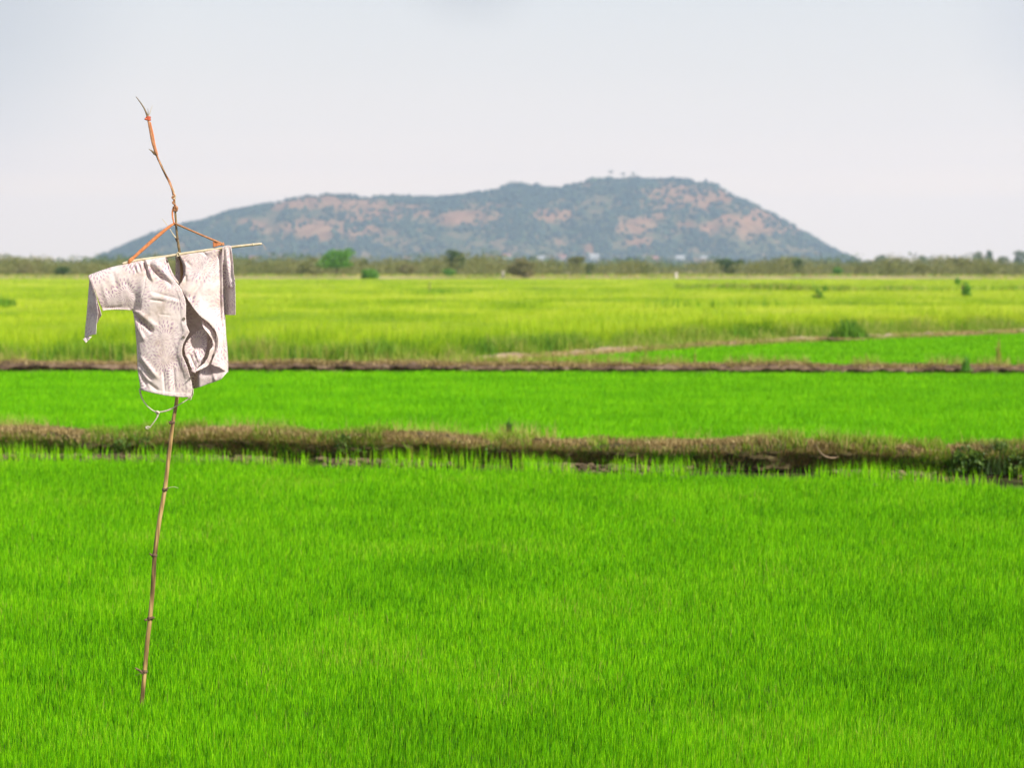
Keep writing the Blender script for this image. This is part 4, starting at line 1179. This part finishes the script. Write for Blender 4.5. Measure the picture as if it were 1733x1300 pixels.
def poly_panel(name, outline, depth, mat=M_CLOTH, step=5.5, shift=(0, 0), wrinkle=1.0, thick=.0016, edge_wave=0.0, seed=0, uvrot=0.0):
    """outline and depth use the study frame; depth in its units too (positive = further away)"""
    pts = []
    n = len(outline)
    # curved outline
    for i in range(n):
        a, b = np.array(outline[i][:2], float), np.array(outline[(i + 1) % n][:2], float)
        L = np.hypot(*(b - a)); m = max(1, int(L / step))
        for k in range(m):
            pts.append(a + (b - a) * k / m)
    pts = np.array(pts)
    if edge_wave:
        pts = pts + np.stack([(vnoise(pts[:, 0] / 16, pts[:, 1] / 16, seed) - .5), (vnoise(pts[:, 0] / 16, pts[:, 1] / 16, seed + 5) - .5)], -1) * edge_wave
    x0, y0 = pts.min(0); x1, y1 = pts.max(0)
    gx_ = np.arange(x0 + step * .5, x1, step); gy_ = np.arange(y0 + step * .5, y1, step * .9)
    G = []
    for j, yy in enumerate(gy_):
        for xx in gx_ + (step * .5 if j % 2 else 0):
            G.append((xx, yy))
    G = np.array(G)
    # inside test with margin
    P, Q = pts, np.roll(pts, -1, 0)
    gx1, gy1 = G[:, 0][:, None], G[:, 1][:, None]
    cond = (P[None, :, 1] > gy1) != (Q[None, :, 1] > gy1)
    xin = (Q[None, :, 0] - P[None, :, 0]) * (gy1 - P[None, :, 1]) / (Q[None, :, 1] - P[None, :, 1] + 1e-12) + P[None, :, 0]
    inside = (cond & (gx1 < xin)).sum(1) % 2 == 1
    dmin = np.sqrt(((G[:, None, :] - pts[None]) ** 2).sum(-1)).min(1)
    G = G[inside & (dmin > step * .55)]
    allp = [Vector(p) for p in np.concatenate([pts, G])]
    vs, es, fs, _, _, _ = delaunay_2d_cdt(allp, [], [list(range(len(pts)))], 1, 1e-4)
    A = np.array([v[:] for v in vs])
    U, V = A[:, 0], A[:, 1]
    D = depth(U, V) + (wrinkle * 5.0 * (fbm(U / 42 + 3, V / 60, 500 + seed, 4, .55) - .5))
    W = np.array([(P3(Z0X + u / ZS, Z0Y + v / ZS, d / ZS) - B_INV)[:] for u, v, d in zip(U, V, D)])
    F = [f for f in fs if len(f) == 3]
    F = np.array(F)
    # keep normals towards the viewer
    a, b, c = W[F[:, 0]], W[F[:, 1]], W[F[:, 2]]
    nrm = np.cross(b - a, c - a)
    flip = nrm[:, 1] > 0
    F[flip] = F[flip][:, ::-1]
    cu, cv = U * math.cos(uvrot) - V * math.sin(uvrot), U * math.sin(uvrot) + V * math.cos(uvrot)
    cl = np.stack([(cu + shift[0]) / ZS * PXM, -(cv + shift[1]) / ZS * PXM, np.zeros(len(U))], -1)
    o = np_mesh(name, W, tris=F, mat=mat, parent=blouse, attrs={'cloth': cl}, smooth=True)
    md = o.modifiers.new('thick', 'SOLIDIFY'); md.thickness = thick; md.offset = 1.0
    return o

# line of the crossbar in the study frame
def bar_y(U):
    return np.interp(U, [100, 250, 360, 445, 580, 700, 800, 925, 990], [313, 262, 237, 213, 192, 172, 156, 140, 132])

def body_depth(U, V):
    """the two fronts: a soft tube round the trunk of the blouse, wrapped over the bar at the top"""
    below = V - bar_y(U)
    top = -8 - 26 * smooth01(below / 16)                       # rolls over the bar
    xl = np.interp(V, [200, 520, 600, 900, 1010], [330, 372, 392, 408, 425])
    xr = np.interp(V, [130, 500, 720, 905], [935, 940, 962, 965])
    t = np.clip((U - xl) / (xr - xl), 0, 1)
    tubeform = -52 * np.clip(1 - (2 * t - 1) ** 4, 0, 1) * smooth01(below / 260)
    side = 70 * smooth01((14 - (U - xl)) / 22) * smooth01((V - 525) / 30)      # left side seam turning away
    return top + tubeform + side

def left_depth(U, V):
    D = body_depth(U, V)
    # sleeve part: shallow tube about its own axis
    sl = smooth01((450 - U) / 60)
    ax = (bar_y(U) + 525) / 2
    tt = np.clip((V - bar_y(U)) / (528 - bar_y(U)), 0, 1)
    sleeve = -8 - 46 * np.sqrt(np.clip(1 - (2 * tt - 1) ** 2, 0, 1)) + 16 * tt
    up = smooth01((540 - V) / 40)
    D = D * (1 - sl * up) + sleeve * sl * up
    f = 0
    f = f + fold(U, V, (438, 200), (492, 345), 11, 30, taper=.22)
    f = f + fold(U, V, (462, 205), (520, 360), 9, -20, taper=.25)
    f = f + fold(U, V, (470, 240), (585, 350), 12, 30, taper=.2)
    f = f + fold(U, V, (555, 300), (640, 385), 11, 20, taper=.3)
    f = f + fold(U, V, (500, 215), (640, 345), 22, -22, taper=.25)
    f = f + fold(U, V, (415, 230), (440, 300), 6, 11)
    f = f + fold(U, V, (385, 240), (412, 300), 5, 9)
    f = f + fold(U, V, (400, 235), (425, 300), 5, -8)
    f = f + fold(U, V, (355, 245), (380, 290), 5, 6)
    f = f + fold(U, V, (488, 405), (700, 462), 10, 7, taper=.25)
    f = f + fold(U, V, (490, 430), (700, 478), 13, -6, taper=.25)
    f = f + fold(U, V, (470, 455), (600, 470), 6, 9, taper=.3)
    # armpit crease: deep diagonal
    f = f + fold(U, V, (366, 520), (520, 662), 12, 46, taper=.16)
    f = f + fold(U, V, (372, 492), (560, 640), 16, -14, taper=.25)
    f = f + fold(U, V, (388, 570), (470, 720), 13, -16, taper=.25)
    # lower-left puckers
    f = f + fold(U, V, (412, 820), (520, 960), 13, 26, taper=.22)
    f = f + fold(U, V, (420, 880), (480, 1000), 12, 20, taper=.22)
    f = f + fold(U, V, (425, 790), (560, 950), 12, -14, taper=.25)
    f = f + fold(U, V, (440, 930), (560, 1020), 11, 16, taper=.25)
    f = f + fold(U, V, (395, 650), (430, 840), 10, 14, taper=.3)
    f = f + fold(U, V, (578, 860), (590, 1040), 7, 10, taper=.3)
    f = f + fold(U, V, (640, 840), (652, 1040), 8, 10, taper=.3)
    f = f + fold(U, V, (612, 850), (622, 1040), 10, -8, taper=.3)
    f = f + fold(U, V, (540, 545), (640, 555), 5, 5, taper=.3)
    # sleeve creases
    f = f + fold(U, V, (190, 515), (330, 500), 8, 9, taper=.3)
    f = f + fold(U, V, (260, 270), (300, 420), 16, 8, taper=.3)
    f = f + fold(U, V, (330, 330), (420, 470), 18, 9, taper=.3)
    f = f + fold(U, V, (200, 330), (235, 500), 14, -7, taper=.3)
    f = f + fold(U, V, (360, 520), (445, 523), 4, 12, taper=.2)
    # placket: stitched band along the edge, and the hem band
    ex = np.interp(V, [345, 395, 450, 500, 600, 650, 735, 790, 830, 900, 990], [655, 690, 712, 720, 722, 735, 705, 698, 712, 738, 752])
    f = f - 3.0 * smooth01((U - (ex - 34)) / 3) * (V > 400)
    f = f - 14 * smooth01((U - (ex - 60)) / 60) * smooth01((V - 560) / 100) * smooth01((960 - V) / 60)
    hy = np.interp(U, [430, 530, 640, 745], [1008, 1030, 1045, 1050])
    f = f - 3.0 * smooth01((V - (hy - 20)) / 3)
    return D + f

SEAM = [(447, 213), (470, 300), (462, 400), (440, 470), (432, 522)]
LEFT_BODY = SEAM[:1] + [(500, 203), (580, 191), (586, 215), (594, 245), (606, 283), (626, 318), (650, 345), (672, 370), (690, 395), (712, 450), (719, 490), (717, 560),
             (722, 610), (742, 655), (722, 690), (702, 730), (696, 765), (698, 795), (714, 830), (730, 870), (742, 915), (752, 960), (757, 1000), (754, 1030), (745, 1050),
             (690, 1051), (640, 1046), (590, 1040), (530, 1029), (480, 1018), (432, 1008), (424, 975), (415, 930), (412, 860), (408, 780), (400, 700), (392, 620), (385, 570), (380, 523)] + SEAM[:0:-1]
LEFT_SLEEVE = [(112, 309), (180, 284), (250, 261), (300, 249), (356, 236), (400, 225)] + SEAM + [(380, 524), (330, 520), (270, 520), (225, 522), (200, 528),
               (182, 480), (160, 410), (135, 350)]
poly_panel('front_panel', LEFT_BODY, left_depth, seed=1, wrinkle=1.3)
poly_panel('sleeve', LEFT_SLEEVE, left_depth, seed=1, wrinkle=1.3, shift=(60, 25))

def right_depth(U, V):
    D = body_depth(U, V) + 16
    f = 0
    # big diagonal crease from the shoulder to the lapel
    f = f + fold(U, V, (945, 120), (728, 475), 15, 24, taper=.08)
    f = f + fold(U, V, (915, 120), (700, 440), 24, -18, taper=.12)
    f = f + fold(U, V, (925, 330), (775, 520), 20, -9, taper=.25)
    # long vertical pleats at the right side
    f = f + fold(U, V, (912, 150), (915, 640), 10, 20, taper=.12)
    f = f + fold(U, V, (926, 150), (938, 640), 7, -16, taper=.1)
    f = f + fold(U, V, (925, 560), (942, 880), 12, 24, taper=.2)
    f = f + fold(U, V, (895, 500), (905, 760), 12, -16, taper=.25)
    f = f + fold(U, V, (790, 150), (845, 200), 7, 12, taper=.3)
    f = f + fold(U, V, (700, 215), (745, 265), 10, 9, taper=.3)
    f = f + fold(U, V, (706, 300), (712, 360), 9, 16, taper=.3)
    f = f + fold(U, V, (760, 420), (890, 610), 26, -10, taper=.3)
    # free edge stands away from the body
    ex = np.interp(V, [340, 460, 560, 600, 650, 700], [690, 727, 808, 862, 900, 912])
    near = smooth01((110 - (U - ex)) / 110) * smooth01((V - 440) / 130)
    f = f - 44 * near
    f = f + 70 * smooth01(((U - 948)) / 22) * smooth01((V - 200) / 200) * .4
    return D + f
RIGHT = [(668, 186), (700, 171), (760, 160), (800, 155), (860, 147), (926, 139), (931, 220), (931, 300), (934, 420), (938, 520), (948, 620), (958, 720),
         (962, 800), (964, 860), (963, 906), (945, 890), (920, 870), (896, 862), (872, 850), (884, 815), (900, 780), (910, 745), (914, 700), (900, 652), (862, 602), (808, 560), (765, 512), (728, 462), (705, 430),
         (672, 372), (690, 345), (706, 305), (706, 260), (694, 220)]
poly_panel('front_panel', RIGHT, right_depth, seed=3, wrinkle=1.4, shift=(-130, 160))

# back of the blouse, its inside seen through the openings
def back_depth(U, V):
    t = np.clip((U - 400) / 540, 0, 1)
    D = 10 + 34 * np.clip(1 - (2 * t - 1) ** 4, 0, 1) * smooth01((V - bar_y(U)) / 60)
    D = D + fold(U, V, (650, 560), (760, 900), 26, 16) + fold(U, V, (860, 860), (900, 960), 9, -16, taper=.2) + fold(U, V, (760, 600), (820, 700), 14, -14)
    D = D + fold(U, V, (660, 230), (650, 330), 12, 12) - 100 * smooth01((V - 830) / 110) * smooth01((U - 740) / 60)
    return D
BACK = [(112, 309), (250, 262), (356, 237), (447, 213), (580, 191), (596, 250), (612, 292), (630, 312), (632, 250), (636, 196), (668, 186), (760, 160), (926, 140), (934, 420), (946, 640), (958, 860), (962, 905),
        (932, 942), (880, 962), (850, 971), (800, 990), (757, 1003), (700, 1012), (560, 1010), (434, 1006), (415, 900), (396, 690), (382, 523), (225, 521), (190, 515), (150, 410)]
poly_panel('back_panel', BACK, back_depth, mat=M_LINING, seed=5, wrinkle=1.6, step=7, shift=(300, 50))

# turned-in collar, its shaded inner face
def lin(U, V, ang, k, u0, v0):
    return k * ((U - u0) * math.cos(ang) + (V - v0) * math.sin(ang))
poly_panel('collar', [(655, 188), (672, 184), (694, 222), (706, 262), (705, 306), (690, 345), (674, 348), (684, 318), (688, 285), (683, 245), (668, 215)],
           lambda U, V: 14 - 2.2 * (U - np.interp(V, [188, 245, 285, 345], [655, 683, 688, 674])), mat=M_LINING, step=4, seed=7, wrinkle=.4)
poly_panel('collar', [(592, 238), (602, 232), (618, 272), (640, 318), (664, 348), (660, 362), (640, 350), (616, 318), (600, 280)],
           lambda U, V: -42 + 0 * U, mat=M_CLOTH, step=4, seed=8, wrinkle=.6)

# the long cuff falling from the bar at the left, shaded outside and pale rim
poly_panel('cuff', [(112, 308), (124, 318), (148, 390), (172, 470), (188, 540), (176, 610), (173, 668), (150, 672), (120, 680), (96, 692), (80, 700), (84, 640), (92, 560), (100, 460), (106, 380)],
           lambda U, V: 22 - 1.25 * (U - np.interp(V, [310, 520, 700], [112, 96, 80])) + fold(U, V, (118, 420), (112, 690), 8, 12) + fold(U, V, (136, 480), (140, 690), 7, -9), seed=9, shift=(-40, 300), step=4.5)
poly_panel('cuff', [(114, 309), (135, 348), (160, 410), (182, 480), (200, 528), (206, 552), (186, 575), (170, 604), (164, 560), (152, 480), (136, 400), (122, 340)],
           lambda U, V: -40 + 1.15 * (U - np.interp(V, [310, 400, 500, 600], [114, 140, 158, 170])) * -1 + fold(U, V, (150, 400), (186, 560), 9, 20, taper=.2), seed=10, shift=(-40, 300), step=4.5)
poly_panel('cuff', [(80, 699), (100, 690), (133, 684), (120, 700), (100, 723)],
           lambda U, V: -22 + .8 * (U - 80) * 0 - .5 * (V - 690), seed=11, step=4, wrinkle=.5)

# gathered right sleeve hanging from the bar
poly_panel('sleeve', [(929, 138), (945, 130), (965, 127), (984, 131), (990, 170), (998, 230), (1006, 300), (1013, 345), (1016, 372), (1000, 382), (986, 386), (978, 372), (972, 388), (958, 384), (952, 372), (944, 380), (932, 376), (930, 300), (930, 200)],
           lambda U, V: -30 - .1 * (V - 130) * 0 + 9 * np.sin((U - 930 - (V - 130) * .13 * (U - 930) / 60) / 5.2) * smooth01((V - 135) / 50) - .9 * (U - 960) * smooth01((V - 200) / 100) * (-1 if False else 1), seed=12, shift=(100, 700), step=3.6, wrinkle=.8)
poly_panel('sleeve', [(930, 340), (960, 350), (1000, 345), (1014, 330), (1018, 430), (1020, 551), (985, 552), (940, 552), (936, 470)],
           lambda U, V: 26 - 1.35 * (U - 935) + fold(U, V, (955, 350), (965, 550), 12, 8), mat=M_CLOTH, seed=13, shift=(200, 900), wrinkle=1.2)

# crumpled inner facing caught in the opening
poly_panel('facing', [(698, 745), (716, 712), (742, 678), (770, 655), (800, 640), (826, 640), (834, 690), (836, 750), (822, 800), (806, 846), (786, 870), (768, 905), (752, 900), (742, 870), (722, 830), (704, 792)],
           lambda U, V: -8 + fold(U, V, (735, 760), (830, 655), 6, 9, taper=.15) + fold(U, V, (712, 720), (760, 670), 6, -9, taper=.2) + fold(U, V, (725, 780), (770, 880), 8, 12) + fold(U, V, (760, 760), (800, 850), 10, -12)
           - .18 * (V - 640), mat=M_CLOTH, seed=14, wrinkle=3.0, step=4, shift=(420, 380), edge_wave=5)
# rolled free edge of the right front: narrow twisting strip
poly_panel('facing', [(804, 566), (830, 590), (862, 622), (888, 662), (900, 712), (894, 760), (872, 800), (866, 846), (838, 868), (806, 884), (776, 896), (800, 868), (832, 842), (856, 800), (862, 768), (880, 740), (874, 700), (850, 660), (820, 622)],
           lambda U, V: -66 + 1.1 * (np.interp(V, [566, 660, 760, 850], [804, 888, 900, 866]) - U) * -.9 + fold(U, V, (860, 640), (880, 760), 7, 12), mat=M_CLOTH, seed=15, wrinkle=2.2, step=4, shift=(10, 380), edge_wave=3)

# buttons with thread holes, on the button band
M_BUTTON = rough_mat('button_shell', [(.3, (.10, .085, .065)), (.7, (.24, .20, .15))], scale=200, rough=.35, bump=0, spec=.5)
for (zx, zy) in ((706, 574), (706, 685)):
    bm = bmesh.new()
    rr = 2.5 * PXM
    prof = [(0, -.0006), (.35, -.0006), (.7, -.0010), (.9, -.0022), (1.0, -.0012), (1.0, 0.0)]
    prev = None
    for pr, dz in prof:
        if pr == 0:
            ctr = bm.verts.new((0, dz, 0)); prev = [ctr]; continue
        ring = [bm.verts.new((math.cos(a * math.pi / 9) * rr * pr, dz, math.sin(a * math.pi / 9) * rr * pr)) for a in range(18)]
        for k in range(18):
            if len(prev) == 1: bm.faces.new([prev[0], ring[k], ring[(k + 1) % 18]])
            else: bm.faces.new([prev[k], ring[k], ring[(k + 1) % 18], prev[(k + 1) % 18]])
        prev = ring
    o = obj_bm('button', bm, M_BUTTON, blouse, smooth=True)
    dd = float(left_depth(np.array([zx * 1.0]), np.array([zy * 1.0]))[0])
    o.location = P3(Z0X + zx / ZS, Z0Y + zy / ZS, dd / ZS - 1.6) - B_INV

# twisted cord hanging from the hem
M_CORD = rough_mat('cotton_cord', [(.3, (.46, .37, .28)), (.7, (.74, .66, .56))], scale=160, bump=.5, bdist=.001)
def zp(u, v, d=-20.0):
    return P3(Z0X + u / ZS, Z0Y + v / ZS, d / ZS) - B_INV
cordpts = [(425, 1004), (428, 1030), (438, 1060), (454, 1088), (474, 1112), (498, 1132), (524, 1146)]
def helix(a0, rad, th, name='cord'):
    pts = []
    for i in range(len(cordpts) - 1):
        for s in range(8):
            t = (i * 8 + s); f = s / 8
            u = cordpts[i][0] * (1 - f) + cordpts[i + 1][0] * f; v = cordpts[i][1] * (1 - f) + cordpts[i + 1][1] * f
            a = a0 + t * .95
            pts.append(zp(u + math.cos(a) * rad * .8, v + math.cos(a) * rad * .4, -20 + math.sin(a) * rad))
    return tube(name, pts, [th / ZS * PXM] * len(pts), M_CORD, blouse, seg=7, sub=2, wob=.25)
helix(0, 3.6, 3.4); helix(math.pi, 3.6, 3.0)
tube('cord', [zp(*q) for q in ((524, 1146), (548, 1145, -24), (575, 1141, -26), (605, 1132, -28), (640, 1114, -28), (680, 1092, -28), (712, 1072, -28), (738, 1052, -30), (746, 1030, -34), (748, 1000, -36))],
     [v / ZS * PXM for v in (4, 5, 4, 5.4, 3.6, 3.0, 3.2, 4.2, 4.5, 2.5)], M_CORD, blouse, seg=8, sub=5, flat=.6, wob=.3)
tube('cord', [zp(*q) for q in ((752, 1000, -40), (753, 1030, -40), (744, 1052, -34), (728, 1058, -34), (722, 1050, -34), (735, 1040, -36), (742, 1062, -36), (732, 1072, -34))],
     [2.6 / ZS * PXM] * 8, M_CORD, blouse, seg=7, sub=4, wob=.2)
tube('knot', [zp(*q) for q in ((520, 1146, -20), (534, 1140, -30), (544, 1150, -32), (532, 1156, -26), (526, 1145, -30), (540, 1146, -36), (544, 1158, -26))],
     [v / ZS * PXM for v in (5, 5.5, 5.5, 5, 5, 4.5, 3)], M_CORD, blouse, seg=8, sub=4, wob=.2)
tube('cord', [zp(*q) for q in ((538, 1154, -28), (534, 1172, -28), (522, 1194, -30), (506, 1216, -30), (492, 1234, -28), (486, 1242, -28))],
     [v / ZS * PXM for v in (4, 5.5, 3.4, 2.8, 2.6, 3)], M_CORD, blouse, seg=8, sub=4, flat=.6, wob=.25)
tube('cord', [zp(*q) for q in ((488, 1238, -28), (478, 1234, -30), (464, 1238, -30), (468, 1246, -28), (482, 1246, -28))],
     [v / ZS * PXM for v in (3, 3.4, 4.5, 4, 2)], M_CORD, blouse, seg=8, sub=4, flat=.5, wob=.25)
tube('tie', [zp(*q) for q in ((640, 345, -50), (656, 346, -58), (664, 358, -54), (652, 362, -50))], [v / ZS * PXM for v in (3, 5, 5, 3)], M_CORD, blouse, seg=7, sub=4, flat=.6)

# low creeping weeds smothering parts of the bank
def creepers(px0, px1, n, size, label, hgt=.16):
    xs_ = [(p - PCX) / FPX * 24.6 for p in np.arange(px0, px1, 14)]
    lob = []
    r_ = random.Random(int(px0))
    for xx in xs_:
        lob.append((xx, float(toe1(xx)) + r_.uniform(-.12, .25), r_.uniform(.05, .22), .13, .15, hgt * r_.uniform(.5, .9)))
    v, q, t = leaf_cloud(lob, n, size, int(px0))
    v[:, 2] = np.maximum(v[:, 2], 0)
    o = np_mesh('creeping_weeds', v, quads=q, mat=M_CREEP, attrs={'tint': t})
    tag(o, label, 'weeds', kind='stuff')
creepers(1575, 1900, 14000, .028, 'dark leafy weeds smothering the right end of the nearest bank', .22)
creepers(560, 645, 1500, .022, 'small leafy weed patch on the nearest bank near its middle')
creepers(150, 270, 1700, .022, 'leafy green weed patch on the nearest bank left of the pole', .12)
creepers(830, 885, 900, .020, 'low leafy weeds below the small dark upright weed', .10)

M_STICK = rough_mat('weathered_stick', [(.3, (.22, .15, .09)), (.7, (.40, .29, .18))], scale=30, bump=.3, bdist=.002)
# bent dead stick lying on the nearest bank
def bp3(px, py, dist): 
    return at_dist(px, py, dist)
o = tube('dead_stick', [bp3(a, b, d) for a, b, d in ((1381, 754, 23.9), (1386, 763, 23.75), (1394, 771, 23.65), (1405, 775, 23.65), (1416, 774, 23.7), (1425, 769, 23.8), (1431, 766, 24.0))],
         [v / 138 for v in (.8, 1.1, 1.3, 1.3, 1.2, 1.0, .6)], M_STICK, None, seg=8, sub=5, wob=.1)
tag(o, 'pale bent dead stick lying on the front of the nearest earth bank', 'stick')

# ------------------------------------------------------------------ humid air
hz_m, nt = new_mat('haze_air')
out = node(nt, 'ShaderNodeOutputMaterial')
pv = node(nt, 'ShaderNodeVolumePrincipled', {'Color': (.55, .74, 1.0, 1), 'Density': 0.00015, 'Anisotropy': .1})
nt.links.new(pv.outputs[0], out.inputs['Volume'])
bm = bmesh.new(); box_v(bm, -7400, 7400, -200, 7400, -3.0, 262.0)
haze = obj_bm('haze', bm, hz_m, None)
tag(haze, kind='stuff')
